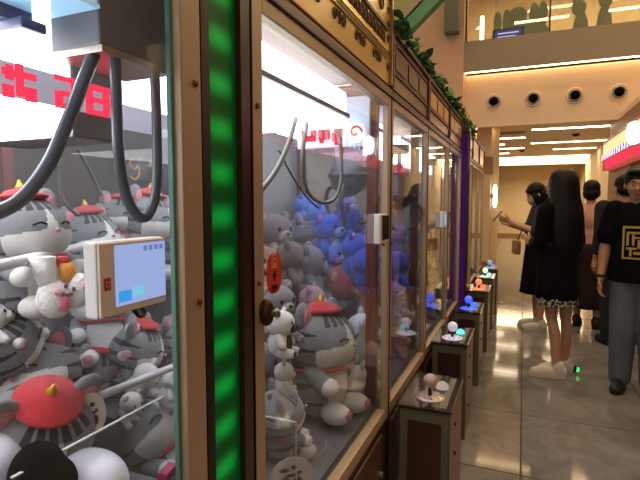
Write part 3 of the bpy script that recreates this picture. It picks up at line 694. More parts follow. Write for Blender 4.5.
#--SECTION: plush
# ------------------------------------------------------------------ plush toys
P_grey = plush('plush_grey', '#85868c'); P_dark = plush('plush_charcoal', '#34353b'); P_white = plush('plush_white', '#e8e4e2')
P_pink = plush('plush_pink', '#d88a98'); P_red = plush('plush_red', '#c4303c'); P_gold = mat('gold_knob', '#d8a030', rough=.35, metal=.5)
P_black = mat('plush_black', '#050507', rough=.95, noise=(22, .1), spec=.08)
M_eye = mat('black_eye', '#0a0a0c', rough=.12)
def tabby_head_zone(lo, la):
    al = abs(lo)
    if al < 62-max(0, (la+6))*9 and la < 6 and la > -75: return 2
    if la >= -2 and la < 40 and al < 10*(40-la)/40: return 2
    if la > 32 and la < 78 and al < 75:
        for c, wd in ((9, 5), (24, 6), (41, 5.5)):
            if abs(al-c) < wd*(1 if la < 60 else .8): return 1
    if 62 < al < 150:
        for c in (22, -4, -30):
            if abs(la-c-(al-100)*.08) < 6.5*(1-abs(al-105)/60): return 1
    if al > 150 and (int((la+90)/14) % 2): return 1
    return 0
def tabby_body_zone(lo, la):
    al = abs(lo)
    if al < 38 and la < 70: return 2
    if al < 50: return 0
    q = (la+90+(al-90)*.1) % 30
    return 1 if q < 12*(1-abs(al-115)/130) else 0
def tabby_disp(lo, la): return 1+.10*math.exp(-((lo/36)**2+((la+22)/22)**2))+.05*math.exp(-((abs(lo)-60)/25)**2-((la+25)/25)**2)
def make_tabby(hat=True, coin=False):
    t = thing('plush_cat', 'x', 'plush toy')
    hd = MB().ell((0, 0, .95), (.5, .44, .40), 132, 84, zone=tabby_head_zone, disp=tabby_disp).build('head', [P_grey, P_dark, P_white], t, True)
    for s in (-1, 1):
        e = MB().ell((0, 0, 0), (.15, .075, .2), 16, 12).build('ear', P_grey, t, True); e.location = (.34*s, -.02, 1.27); e.rotation_euler = (0, R(22)*s, 0)
        MB().ell((0, .055, -.01), (.095, .03, .13), 14, 10).build('inner_ear', P_pink, e, True)
        MB().tube(smoothpath([(.10*s, .47, 1.0), (.17*s, .455, 1.025), (.24*s, .42, 1.0)], 4), .014, 6).build('eye', M_eye, t, True)
        MB().caps((.34*s, .08, .62), .12, (.37*s, .26, .5), .11).build('arm', P_grey, t, True)
        MB().ell((.37*s, .34, .47), (.12, .12, .11), 14, 10).build('paw', P_white, t, True)
        f = MB().ell((.25*s, .34, .13), (.15, .2, .13), 16, 10).build('foot', P_white, t, True)
        MB().ell((.25*s, .53, .14), (.075, .02, .06), 12, 8).build('sole_pad', P_pink, f, True)
    MB().ell((0, .50, .93), (.035, .025, .025), 10, 8).build('nose', P_pink, t, True)
    MB().ell((0, -.04, .42), (.42, .37, .46), 96, 60, zone=tabby_body_zone).build('body', [P_grey, P_dark, P_white], t, True)
    MB().tube([(.41*math.cos(a), -.02+.37*math.sin(a), .64) for a in [2*PI*k/24 for k in range(25)]], .025, 8, caps=False).build('neck_ribbon', P_red, t, True)
    MB().tube(smoothpath([(0, -.36, .12), (.12, -.52, .14), (.26, -.55, .26), (.3, -.5, .4)], 5), .065, 10).build('tail', P_dark, t, True)
    if hat:
        h = MB().lathe([(.02, 1.31), (.25, 1.31), (.285, 1.335), (.27, 1.36), (.2, 1.375), (.15, 1.42), (.05, 1.445)], (0, 0.02, 0), 28).build('hat', P_red, t, True)
        MB().lathe([(.045, 1.44), (.05, 1.46), (.03, 1.49), (.012, 1.54)], (0, .02, 0), 12).build('hat_knob', P_gold, h, True)
    if coin: MB().lathe([(.02, .0), (.1, 0), (.11, -.012), (.11, -.03)], (.0, .42, .58), 20, 'y').build('coin', mat('yellow_coin', '#e6cc3a', rough=.4), t, True)
    return t
def make_bear(c1, c2, ear='round', c3=None):
    A = plush('plush_'+c1, c1); B = plush('plush_'+c2, c2); C = plush('plush_'+(c3 or c2), c3 or c2)
    t = thing('plush_bear', 'x', 'plush toy')
    MB().ell((0, 0, .95), (.48, .42, .40), 28, 18).build('head', A, t, True)
    MB().ell((0, .36, .86), (.2, .13, .15), 16, 10).build('muzzle', B, t, True)
    MB().ell((0, .48, .91), (.06, .03, .04), 10, 8).build('nose', M_eye, t, True)
    for s in (-1, 1):
        if ear == 'round': e = MB().ell((.36*s, -.02, 1.27), (.16, .08, .16), 14, 10).build('ear', A, t, True); MB().ell((.36*s, .05, 1.26), (.1, .03, .1), 12, 8).build('inner_ear', C, e, True)
        else: e = MB().ell((.2*s, -.02, 1.5), (.11, .07, .33), 14, 10).build('ear', A, t, True); MB().ell((.2*s, .045, 1.5), (.06, .025, .24), 12, 8).build('inner_ear', C, e, True)
        MB().ell((.17*s, .38, 1.02), (.045, .03, .055), 10, 8).build('eye', M_eye, t, True)
        MB().caps((.34*s, .05, .6), .12, (.44*s, .2, .38), .12).build('arm', A, t, True)
        f = MB().caps((.2*s, .1, .16), .16, (.27*s, .4, .14), .14).build('leg', A, t, True)
        MB().ell((.28*s, .53, .14), (.1, .03, .09), 12, 8).build('sole_pad', C, f, True)
    MB().ell((0, -.02, .42), (.4, .35, .42), 24, 16).build('body', A, t, True)
    MB().ell((0, .2, .42), (.26, .16, .3), 18, 12).build('belly', B, t, True)
    return t
USED = {}; PROTO = {}
def fit_inside(r, yc):
    """keep a soft toy between the panes of the cabinet it lies in"""
    bpy.context.view_layer.update()
    lo = V3((9, 9, 9)); hi = V3((-9, -9, -9)); st = list(r.children)
    for c in st:
        for q in c.bound_box:
            w_ = c.matrix_world@Vector(q)
            for i in range(3): lo[i] = min(lo[i], w_[i]); hi[i] = max(hi[i], w_[i])
    m = min(Ym, key=lambda a: 0 if a[0] <= yc <= a[1] else min(abs(a[0]-yc), abs(a[1]-yc)))
    a, b_ = m[0]+.012, m[1]-.012
    d = Vector((0, 0, 0))
    if hi.y-lo.y < b_-a: d.y = max(0, a-lo.y)+min(0, b_-hi.y)
    if hi.x > XF-.01: d.x = XF-.01-hi.x
    elif lo.x < XF-.79: d.x = XF-.79-lo.x
    r.location = r.location+d
V3 = Vector
def place(kind, px, py, X, wpx, label, rz=0, rx=0, ry=0, group=None, anchor=.95, base=-90):
    if kind not in PROTO: PROTO[kind] = FACT[kind](); r = PROTO[kind]
    else: r = copy_tree(PROTO[kind])
    p = atX(px, py, X); s = wpx*depth(p)/FPX
    E = Euler((R(rx), R(ry), R(base+rz)), 'XYZ'); M = (Matrix.Rotation(R(base+rz), 3, 'Z') @ Matrix.Rotation(R(ry), 3, 'Y') @ Matrix.Rotation(R(rx), 3, 'X'))
    r.rotation_euler = M.to_euler(); r.scale = (s, s, s); r.location = p-M@Vector((0, 0, anchor*s))
    r['label'] = label; r['category'] = 'plush toy'
    if group: r['group'] = group
    elif 'group' in r: del r['group']
    fit_inside(r, p.y)
    return r
FACT = {'tabby': make_tabby, 'tabby_bare': lambda: make_tabby(False), 'tabby_coin': lambda: make_tabby(False, True),
        'white': lambda: make_bear('#e8e4e2', '#f2eeec', 'round', '#e6a0a8'), 'whiterabbit': lambda: make_bear('#e2dcd8', '#efeae6', 'long', '#e0a0a8'),
        'panda': lambda: make_bear('#ece8ea', '#0e1018', 'round', '#0e1018'), 'grey': lambda: make_bear('#7e7a80', '#a8a4a8'),
        'pink': lambda: make_bear('#c8949a', '#d8acae'), 'red': lambda: make_bear('#a84850', '#d8a0a0'), 'brown': lambda: make_bear('#7a6258', '#a08a7c'),
        'blue': lambda: make_bear('#2f52c8', '#8fb0ec', 'round', '#c87ac0'), 'sky': lambda: make_bear('#5a86dc', '#a8c8f4', 'round', '#c890c8'), 'purple': lambda: make_bear('#6a5cb8', '#b0a0dc', 'long', '#d8a0d0'),
        'yellow': lambda: make_bear('#d8b03c', '#f0dc90', 'long'), 'green': lambda: make_bear('#a8b898', '#d8e0c8'), 'orange': lambda: make_bear('#d87a48', '#f0c0a0'), 'lilac': lambda: make_bear('#9a7cc8', '#c8b0e0')}
g1 = 'plush toys in the tabby machine'
place('tabby', 24, 232, -.80, 88, 'grey tabby plush cat behind the white rail, nearest the dark sweeping hose', 4, 6, 0, g1)
place('tabby', 88, 236, -1.20, 62, 'grey tabby plush cat with red hat behind the end of the white rail', 6, 4, 4, g1)
place('tabby', 106, 216, -1.28, 46, 'grey tabby plush cat in the back corner of the upper row', -10, 0, -4, g1)
place('tabby', 140, 219, -1.20, 62, 'grey tabby plush cat seen through the looped hose', 14, -6, -6, g1)
place('tabby', 174, 222, -1.15, 52, 'grey tabby plush cat pressed against the right frame', 20, 0, 0, g1)
place('tabby', 82, 370, -1.10, 68, 'grey tabby plush cat tipped forward below the hanging white plush', 10, -18, 8, g1)
place('tabby', 135, 347, -1.02, 62, 'grey tabby plush cat below the payment screen', 26, -14, -4, g1)
place('tabby', 178, 338, -1.0, 52, 'grey tabby plush cat half hidden behind the right frame', 10, 0, 0, g1)
place('tabby', 38, 428, -.70, 112, 'big grey tabby plush cat seen from above, red hat uppermost', -14, -34, 0, g1)
place('tabby_coin', 142, 436, -.93, 84, 'reclining white and grey plush cat with a yellow coin', -6, 42, 14, g1)
place('white', 131, 402, -.92, 24, 'small white plush under the lower rail beside the paper tag', 0, -20, 0, g1)
place('white', 146, 376, -.93, 30, 'small white plush lying over the lower white rail', 30, -40, 20, g1)
place('white', 173, 382, -.86, 26, 'small white plush wedged against the right frame', 30, -20, -20, g1)
place('tabby_bare', 22, 335, -.82, 80, 'bare headed tabby plush cat in the shade below the rail', 60, 20, 30, g1)
place('tabby_bare', 100, 300, -1.10, 66, 'bare headed tabby plush cat tucked behind the payment screen', -40, 10, 0, g1)
place('tabby_bare', 50, 372, -.80, 80, 'bare headed tabby plush cat buried in the middle of the heap', -60, 20, 20, g1)
place('tabby_bare', 112, 412, -1.0, 66, 'bare headed tabby plush cat lying under the lower rail', -70, 40, 0, g1)
place('whiterabbit', -8, 318, -.80, 40, 'white plush paw sticking out at the left of the heap', 40, 20, 0, g1)
# hanging white plush with pink cheeks
p = atX(55, 298, -.685); s = depth(p)/FPX
t = thing('plush_hanging', 'white plush hanging head down under the rail with pink cheeks', 'plush toy', p)
d0 = Vector((-.64, -.77, 0)); rgt = -d0   # image right
def PP(dx, dy, dn=0): return rgt*(dx*s)+Vector((0, 0, -dy*s))+Vector((.77, -.64, 0))*(dn*s)
blob('head', MB().ell(PP(0, 0), (17*s, 17*s, 21*s)).ell(PP(2, -6), (15*s, 15*s, 14*s)), P_white, t, .004, 2)
blob('paw_lobe', MB().ell(PP(22, -10, 4), (11*s, 11*s, 15*s)).ell(PP(18, 0, 2), (10*s, 10*s, 12*s)), P_white, t, .004, 2)
MB().ell(PP(4, -8, 16), (4*s, 4*s, 3.2*s)).build('cheek', P_pink, t, True); MB().ell(PP(27, -13, 14), (3*s, 3*s, 4*s)).build('cheek', P_pink, t, True)
MB().ell(PP(9, 4, 15), (5*s, 5*s, 8*s)).build('mouth', plush('plush_coral', '#c86878'), t, True)
MB().ell(PP(12, -7, 15), (4*s, 4*s, 3*s)).build('nose', plush('plush_tan', '#a08888'), t, True)
for dx, dy in ((10, -13), (17, -10)): MB().ell(PP(dx, dy, 14), (1.6*s, 1.6*s, 2.2*s), 10, 8).build('eye', mat('brown_eye', '#5a3a4a'), t, True)
MB().loft([(0, 0, -6*s, 9*s, 9*s), (-.003, -.004, 8*s, 12*s, 10*s), (-.006, -.008, 26*s, 15*s, 11*s)], 20).build('scarf', P_white, t, True).location = PP(-4, -16)
MB().loft([(0, 0, -2*s, 7*s, 7*s), (0, 0, 10*s, 8*s, 8*s), (-.004, 0, 17*s, 7*s, 7*s)], 18).build('scarf_end', plush('plush_amber', '#d89030'), t, True).location = PP(12, -18, 3)
MB().tube([PP(-14, -36), PP(2, -36), PP(14, -36)], 6*s, 10).build('red_band', P_red, t, True)
# black eared white plush right behind the glass
p = atX(36, 478, -.615); s = depth(p)/FPX
t = thing('plush_panda', 'white plush with a big black ear close behind the glass', 'plush toy', p)
blob('body', MB().ell((-.05, 0, -55*s), (52*s, 70*s, 62*s)).ell(PP(-42, -8, -30), (34*s, 34*s, 34*s)).ell(PP(46, 32, -28), (48*s, 40*s, 34*s)), mat('plush_bluewhite', '#d8d8ec', rough=.95, noise=(10, .05)), t, .006, 4)
blob('ear', MB().ell(PP(2, -6, 4), (26*s, 27*s, 32*s)).ell(PP(14, 4, 8), (24*s, 24*s, 26*s)).ell(PP(-12, 22, 4), (26*s, 26*s, 30*s)), P_black, t, .005, 3)
MB().box(-.001, .001, -3*s, 3*s, -1*s, 1*s).build('care_tag', P_white, t).location = PP(22, 8, 33)
# paper tags
def paper_tag(px, py, X, w_, h_, label, rz, marks, rx=0):
    p = atX(px, py, X); s = depth(p)/FPX
    t = thing('paper_tag', label, 'tag', p); t.rotation_euler = (R(rx), 0, R(rz))
    pts = [(0, w_*s*math.cos(a), h_*s*math.sin(a)) for a in [2*PI*k/32 for k in range(32)]]
    MB().prism(pts, (.0015, 0, 0)).build('card', mat('card_'+str(marks), marks, rough=.5), t)
    mm = mat('tag_ink', '#3a3438'); rr = mat('tag_ink_brown', '#7a3a34')
    for (y, z, a, b_, m) in ((-.35, .35, .3, .12, mm), (.1, .45, .22, .12, mm), (.0, 0.05, .4, .1, mm), (-.3, -.25, .25, .3, rr), (.25, -.3, .28, .25, mm), (.35, .15, .15, .1, rr)):
        MB().ell((.0018, y*w_*s, z*h_*s), (.0008, a*w_*s*.8, b_*h_*s), 12, 6).build('printed_mark', m, t)
    MB().tube([(0, 0, h_*s*.85), (-.01, 0, h_*s*1.3)], .001, 5).build('string', P_white, t)
paper_tag(91, 414, -.64, 14, 22, 'oval printed paper tag among the tabby cats', -35, '#cbbfb4')
paper_tag(292, 476, -.60, 22, 20, 'white oval printed tag at the foot of the clear chute', -50, '#d2c8cc')
paper_tag(327, 467, -.60, 15, 21, 'white oval printed tag beside the bottom rail', -35, '#d6c8d0')
p = atX(160, 478, -.62)
tag(MB().prism([(0, 0, 0), (0, .035, .012), (0, .04, .03), (0, .012, .022)], (.02, 0, 0)).build('pink_card', mat('pink_card', '#c83a70', rough=.5)), 'pink folded card by the right frame', 'card').location = p-Vector((0, .015, .01))
# ---- second machine
g2 = 'plush toys in the large tabby machine'
place('tabby', 321, 340, -.74, 78, 'large grey tabby plush cat with a red hat and red collar', -8, 4, -4, g2)
place('panda', 281, 324, -.62, 34, 'white plush with black face patches by the door lock', 10, 0, -8, g2)
place('whiterabbit', 284, 372, -.62, 24, 'white rabbit plush with pink feet under the panda face plush', 30, 0, 0, g2)
place('white', 362, 330, -.68, 40, 'cream plush to the right of the large tabby cat', 20, 0, 10, g2)
place('whiterabbit', 356, 376, -.64, 30, 'cream rabbit plush at the foot of the large tabby cat', 50, -10, 20, g2)
place('white', 366, 372, -.62, 22, 'small cream plush squeezed by the right post', 20, 0, 0, g2)
place('grey', 276, 302, -.78, 44, 'dark grey plush behind the red sticker', -20, 0, 0, g2)
place('pink', 305, 302, -.92, 34, 'dusty pink plush behind the large tabby cat', 10, 0, 0, g2)
place('pink', 330, 296, -1.0, 34, 'dusty pink plush below the red plush', -30, 0, 0, g2)
place('grey', 308, 262, -1.0, 42, 'grey plush with pale muzzle facing the glass', 20, 0, 0, g2)
place('red', 346, 282, -.86, 46, 'dull red plush above the cream plush', -20, 0, 20, g2)
place('brown', 270, 232, -1.15, 44, 'brown plush leaning at the back of the heap', -20, 0, 0, g2)
place('brown', 284, 258, -1.05, 40, 'brown plush to the right of the red sticker', 20, 0, 0, g2)
place('brown', 262, 262, -.98, 40, 'brown plush behind the left frame', -30, 0, 0, g2)
place('grey', 296, 232, -1.25, 40, 'grey plush high at the back of the heap', 10, 0, 0, g2)
place('grey', 296, 330, -.98, 40, 'grey plush deep behind the panda face plush', -10, 0, 0, g2)
place('grey', 270, 360, -.85, 46, 'dark grey plush low behind the left frame', -20, 0, 0, g2)
place('tabby_bare', 280, 412, -.72, 54, 'tabby plush cat lying behind the clear chute', 40, 10, 10, g2)
# clear prize chute
E_ln = mat('acrylic_edge', '#c8c8c8', rough=.2)
def chute(x0, x1, y0, y1, z0, z1, label):
    t = thing('prize_chute', label, 'chute', (x0, y0, z0)); a, b_, h = x1-x0, y1-y0, z1-z0
    MB().box(0, a, b_-.003, b_, 0, h).build('pane', G_side, t); MB().box(0, .003, 0, b_-.003, 0, h).build('pane', G_side, t)
    MB().box(0, a, b_-.0045, b_+.0015, h-.002, h+.001).box(-.001, .003, 0, b_, h-.002, h+.001).build('top_edge', E_ln, t)
    MB().box(a-.003, a, b_-.004, b_, 0, h).build('upright_edge', E_ln, t); return t
chute(-.70, -.575, .93, 1.205, .56, .80, 'clear acrylic prize chute below the large tabby cat')
t = thing('clear_divider', 'clear acrylic divider sheet among the tabby cats', 'divider', (-.60, .40, .90)); MB().box(0, .004, 0, .285, 0, .166).build('sheet', G_side, t); MB().box(-.0005, .0045, 0, .285, .166, .168).build('top_edge', E_ln, t)
# ---- third machine
g3 = 'plush toys in the blue plush machine'
blu = [('blue', 330, 228, -.98, 36, 'blue plush at the left of the blue heap'), ('blue', 349, 222, -.90, 36, 'blue plush under the brown claw'), ('sky', 318, 212, -1.1, 26, 'pale blue plush high at the back'),
       ('blue', 357, 248, -.80, 36, 'blue plush behind the dark payment screen'), ('sky', 335, 254, -.95, 32, 'sky blue plush in the middle of the blue heap'), ('purple', 322, 248, -1.05, 30, 'purple long eared plush in the blue heap'),
       ('blue', 367, 262, -.72, 34, 'blue plush beside the red brown post'), ('sky', 366, 232, -.82, 28, 'sky blue plush level with the dark payment screen'), ('purple', 343, 205, -1.05, 24, 'purple long eared plush at the top of the blue heap'), ('sky', 302, 205, -1.25, 26, 'pale blue plush in the far back corner'),
       ('blue', 399, 262, -.66, 30, 'blue plush facing the glass below the black claw'), ('blue', 396, 236, -.72, 26, 'blue plush on top behind the glass'), ('lilac', 392, 292, -.66, 26, 'lilac plush under the blue plush'),
       ('pink', 401, 338, -.62, 28, 'pink plush low in the corner of the blue plush machine'), ('pink', 392, 318, -.66, 24, 'rosy plush above the pink corner plush'), ('grey', 410, 300, -.70, 24, 'grey plush beside the lilac plush')]
for i, (k, x, y, X, wd, lb) in enumerate(blu): place(k, x, y, X, wd, lb, (-25, 12, 30, -8)[i % 4], 0, (6, -8)[i % 2], g3)
g4 = 'plush toys in the far machines'
far = [('yellow', 432, 262, -.62, 20, 'tall yellow plush with long ears'), ('yellow', 429, 240, -.68, 16, 'yellow plush behind the tall one'), ('lilac', 437, 297, -.60, 18, 'lilac plush low beside the yellow plush'), ('purple', 431, 304, -.62, 15, 'purple plush in the lower corner by the yellow plush'), ('orange', 433, 288, -.66, 14, 'orange plush under the yellow plush'),
       ('green', 451, 246, -.64, 12, 'pale green plush beside the purple strip'), ('green', 449, 262, -.64, 11, 'second pale green plush under the first'), ('orange', 452, 278, -.60, 11, 'orange plush low by the purple strip'), ('pink', 470, 250, -.62, 7, 'pink plush just beyond the purple strip'), ('yellow', 469, 262, -.62, 7, 'yellow plush just beyond the purple strip')]
for i, (k, x, y, X, wd, lb) in enumerate(far): place(k, x, y, X, wd, lb, (-25, 12, 30, -8)[i % 4], 0, 0, g4)
#--SECTION: people
# ------------------------------------------------------------------ people
SKIN = mat('skin', '#b98a6c', rough=.55, noise=(8, .06)); SKIN2 = mat('skin_tan', '#a87a5c', rough=.55, noise=(8, .06))
HAIR = mat('black_hair', '#060505', rough=.5, spec=.25, noise=(30, .3), bump=(60, .4)); CL_BLACK = mat('black_cloth', '#08070a', rough=.95, spec=.15, noise=(14, .2), bump=(14, .35))
CL_CHAR = mat('charcoal_cloth', '#1c1d21', rough=.9, noise=(14, .15), bump=(14, .35)); CL_PINK = mat('dusty_pink_cloth', '#d09a88', rough=.9, noise=(10, .1), bump=(12, .35))
CL_MAROON = mat('maroon_cloth', '#2c1214', rough=.9, noise=(10, .15), bump=(12, .3)); CL_JEAN = mat('grey_blue_denim', '#5a5d64', rough=.9, noise=(16, .15), bump=(12, .35))
CL_NAVY = mat('navy_cloth', '#15181f', rough=.9, noise=(12, .15), bump=(12, .35)); SHOE_W = mat('white_sneaker', '#d4ccc0', rough=.6); SHOE_D = mat('dark_shoe', '#221e1c', rough=.5)
SOLE_W = mat('cream_sole', '#bfb6a8', rough=.6); SOLE_D = mat('black_sole', '#0d0c0c', rough=.6)
V = Vector
def hand(mb, wr, d, pn, side, curl=.35, spread=.0):
    d = V(d).normalized(); pn = V(pn); pn = (pn-d*pn.dot(d)).normalized(); la = d.cross(pn)*side
    for i, (o, L) in enumerate(((.028, .068), (.010, .078), (-.009, .073), (-.027, .057))):
        k = wr+d*.085+la*o
        mb.caps(wr+d*.012+la*o*.6, .014, k, .0125, 10)
        p = k; a = curl*.5
        for j, f in enumerate((.45, .32, .23)):
            q = p+(d*math.cos(a)+pn*math.sin(a)+la*o*spread).normalized()*L*f
            mb.caps(p, .0095-.001*j, q, .009-.001*j, 8); p = q; a += curl
    b = wr+d*.025+la*.028
    q = b+(d*.7+la*.6+pn*.3).normalized()*.04; mb.caps(b, .014, q, .011, 8)
    mb.caps(q, .0105, q+(d*.9+la*.15+pn*.35).normalized()*.032, .009, 8)
def headM(yaw, pitch, hx=0): return Matrix.Translation((hx, -.005, 1.47)) @ Matrix.Rotation(yaw, 4, 'Z') @ Matrix.Rotation(pitch, 4, 'X') @ Matrix.Translation((0, .018, .105))
DEFA = {s: ((.215*s, -.025, 1.10), (.225*s, .05, .86), (.05*s, .15, -1), (-s, .1, 0), .35) for s in (-1, 1)}
DEFL = {s: ((.092*s, .02, .49), (.10*s, -.02, .085), (.11*s, .17, .03)) for s in (-1, 1)}
class Fig:
    def __init__(s, label, loc, rz, h, arms=None, legs=None, hy=0, hp=0, skin=SKIN, slim=1.0, hx=0):
        s.t = thing('person', label, 'person', loc, rz); k = h/1.70; s.t.scale = (k, k, k)
        s.arms = dict(DEFA); s.arms.update(arms or {}); s.legs = dict(DEFL); s.legs.update(legs or {}); s.H = headM(hy, hp, hx); s.slim = slim
        mb = MB(); H = s.H; h3 = H.to_3x3()
        def he(c, r): mb.ell(H@V(c), r, 20, 14, rot=h3.to_euler())
        he((0, -.015, .03), (.074, .094, .088)); he((0, .022, -.03), (.061, .07, .082)); he((0, .05, -.092), (.032, .032, .026)); he((0, .075, .012), (.05, .02, .014))
        mb.caps(H@V((0, .086, 0)), .008, H@V((0, .107, -.036)), .0125, 10)
        for q in (-1, 1): he((.076*q, -.01, -.02), (.01, .02, .03)); he((.035*q, .066, -.035), (.02, .02, .02)); mb.caps(H@V((.012*q, .094, -.04)), .008, H@V((.012*q, .098, -.04)), .008, 8)
        he((0, .083, -.064), (.022, .012, .006)); he((0, .08, -.074), (.02, .012, .006))
        mb.caps((0, -.012, 1.36), .058*slim, H@V((0, -.015, -.06)), .05, 14)
        mb.caps((-.14*slim, -.005, 1.365), .05, (.14*slim, -.005, 1.365), .05)
        mb.ell((0, 0, 1.24), (.158*slim, .105, .19)); mb.ell((0, .005, 1.08), (.132*slim, .095, .16)); mb.ell((0, -.01, .93), (.165*slim, .115, .13))
        for q in (-1, 1):
            S = V((.172*q*slim, -.005, 1.37)); E, Wr, hd, pn, cu = [V(x) if not isinstance(x, float) else x for x in s.arms[q]]
            mb.caps(S, .052*slim, E, .040*slim); mb.caps(E, .040*slim, E.lerp(Wr, .3), .040*slim); mb.caps(E.lerp(Wr, .3), .040*slim, Wr, .026)
            hand(mb, Wr, hd, pn, q, cu)
            K, A, T = [V(x) for x in s.legs[q]]; Hp = V((.088*q, -.005, .9))
            mb.caps(Hp, .088*slim, Hp.lerp(K, .5), .074*slim); mb.caps(Hp.lerp(K, .5), .074*slim, K, .054*slim)
            C = K.lerp(A, .3)+V((0, -.018, 0)); mb.caps(K, .05*slim, C, .053*slim); mb.caps(C, .053*slim, A, .034)
            mb.caps(A-V((0, 0, .03)), .03, A.lerp(T, .5)-V((0, 0, .025)), .022)
        s.body = blob('body', mb, skin, s.t, .0075, 2)
    def shoes(s, m, sole, high=0):
        for q in (-1, 1):
            K, A, T = [V(x) for x in s.legs[q]]; dirv = (T-A); zb = A.z-.085; dirv.z = 0; dirv.normalize(); rt = V((dirv.y, -dirv.x, 0))
            ang = math.atan2(-dirv.x, dirv.y); B = Matrix.Translation((A.x, A.y, zb)) @ Matrix.Rotation(ang, 4, 'Z')
            mb = MB().ell(B@V((0, -.02, .055)), (.043, .062, .058), 16, 12, Euler((0, 0, ang))).ell(B@V((0, .08, .045)), (.046, .10, .045), 16, 12, Euler((0, 0, ang))).ell(B@V((0, .15, .038)), (.044, .052, .034), 16, 12, Euler((0, 0, ang))).caps(B@V((0, -.015, .07)), .05, B@V((0, -.012, .10+high)), .047)
            sh = blob('shoe', mb, m, s.t, .006, 3)
            so = MB(); pts = []
            for k in range(28):
                a = 2*PI*k/28; pts.append(B@V(((.05+.006*math.sin(a))*math.cos(a), .065+.145*math.sin(a), 0.0)))
            so.prism(pts, (0, 0, .026)); so.build('sole', sole, sh)
            la = MB()
            for j in range(4): y = .045+.022*j; la.tube([B@V((-.022, y, .088-.007*j)), B@V((0, y+.004, .097-.008*j)), B@V((.022, y, .088-.007*j))], .0035, 6)
            la.build('laces', sole, sh)
    def tee(s, m, sleeve=.62, z0=.86, gap=.018, belly=1.0, name='shirt', neck=True):
        mb = MB(); g = gap; sl = s.slim
        mb.caps((-.135*sl, -.005, 1.36), .052+g, (.135*sl, -.005, 1.36), .052+g); mb.ell((0, 0, 1.24), (.16*sl+g, .108+g, .2)); mb.ell((0, .01, 1.08), ((.138*sl+g)*belly, (.1+g)*belly, .19))
        mb.loft([(0, 0, z0, (.165*sl+g)*belly, .12+g), (0, .004, z0+.12, (.155*sl+g)*belly, .115+g), (0, .005, 1.12, (.14*sl+g)*belly, .1+g), (0, 0, 1.3, .155*sl+g, .09+g)], 28)
        if neck: mb.caps((0, -.008, 1.38), .07, (0, -.002, 1.425), .058)
        for q in (-1, 1):
            S = V((.172*q*sl, -.005, 1.37)); E, Wr = V(s.arms[q][0]), V(s.arms[q][1])
            if sleeve <= 1: mb.caps(S, .056+g, S.lerp(E, sleeve), .05+g*1.3)
            else: mb.caps(S, .056+g, E, .044+g); mb.caps(E, .044+g, E.lerp(Wr, sleeve-1), .034+g)
        return blob(name, mb, m, s.t, .0085, 3)
    def trousers(s, m, g=.02, cut=.06, name='trousers'):
        mb = MB().ell((0, -.008, .93), (.17*s.slim+g, .12+g, .13)).ell((0, -.02, .88), (.165*s.slim+g, .115+g, .12))
        for q in (-1, 1):
            K, A, T = [V(x) for x in s.legs[q]]; Hp = V((.09*q, -.005, .88))
            mb.caps(Hp, .094+g*.6, Hp.lerp(K, .5), .082+g*.7); mb.caps(Hp.lerp(K, .5), .082+g*.7, K, .066+g); mb.caps(K, .066+g, K.lerp(A, .4)+V((0, -.01, 0)), .062+g); mb.caps(K.lerp(A, .4)+V((0, -.01, 0)), .062+g, A+V((0, 0, cut)), .052+g)
        return blob(name, mb, m, s.t, .0085, 3)
    def skirt(s, m, z0, z1, r0, r1, folds=9, amp=.05, name='skirt', c=(0, 0)):
        rings = []; n = 9
        for k in range(n):
            f = k/(n-1); rings.append((c[0]*(1-f), c[1]*(1-f), z0+(z1-z0)*f, r0[0]+(r1[0]-r0[0])*f**1.1, r0[1]+(r1[1]-r0[1])*f**1.1))
        mb = MB().loft(rings, 56, lambda a, f: 1+amp*(1-f)*math.sin(folds*a+1.3)+amp*.4*(1-f)*math.sin(3*a))
        return mb.build(name, m, s.t, True)
    def hair(s, parts, m=HAIR, voxel=.008, name='hair'):
        mb = MB(); e = s.H.to_3x3().to_euler()
        for p in parts:
            if p[0] == 'h': mb.ell(s.H@V(p[1]), p[2], 20, 14, e)
            elif p[0] == 'e': mb.ell(p[1], p[2], 20, 14)
            elif p[0] == 'c': mb.caps(p[1], p[2], p[3], p[4])
        return blob(name, mb, m, s.t, voxel, 3)
    def face(s, brow=True):
        H = s.H; e = H.to_3x3().to_euler()
        for q in (-1, 1):
            ey = MB().ell(H@V((.032*q, .078, -.005)), (.0135, .008, .0065), 12, 8, e).build('eye', mat('eye_white', '#d8cfc6', rough=.25), s.t, True)
            MB().ell(H@V((.032*q, .0855, -.005)), (.0058, .002, .0058), 10, 8, e).build('iris', M_eye, ey, True)
            if brow: MB().tube([H@V((.014*q, .093, .017)), H@V((.034*q, .089, .022)), H@V((.052*q, .074, .016))], [.003, .004, .002], 6).build('eyebrow', HAIR, s.t, True)
        MB().ell(H@V((0, .094, -.069)), (.023, .005, .0075), 14, 8, e).build('lips', mat('lips', '#8e5048', rough=.5), s.t, True)
def flat(px, py): p = atZ(px, py, 0); return V((p.x, p.y, 0))
# -- woman with long black hair, black dress, white sneakers
F = Fig('woman with very long black hair in a black dress and white sneakers', flat(554, 376), R(42), 1.685,
        arms={1: ((.18, -.02, 1.12), (.12, .16, 1.06), (-.25, 1, .25), (-1, 0, .3), .55), -1: ((-.175, .02, 1.12), (-.10, .19, 1.10), (.2, 1, .25), (1, 0, .3), .55)},
        legs={-1: ((-.03, .02, .49), (-.0, -.02, .085), (-.15, .09, .03)), 1: ((.10, -.0, .49), (.135, .03, .085), (-.015, .14, .03))}, hp=R(-12), slim=.84)
F.shoes(SHOE_W, SOLE_W)
F.tee(CL_BLACK, 1.7, .88, .012, name='jacket')
F.skirt(CL_BLACK, .66, 1.12, (.168, .155), (.162, .14), 9, .05, 'dress_skirt')
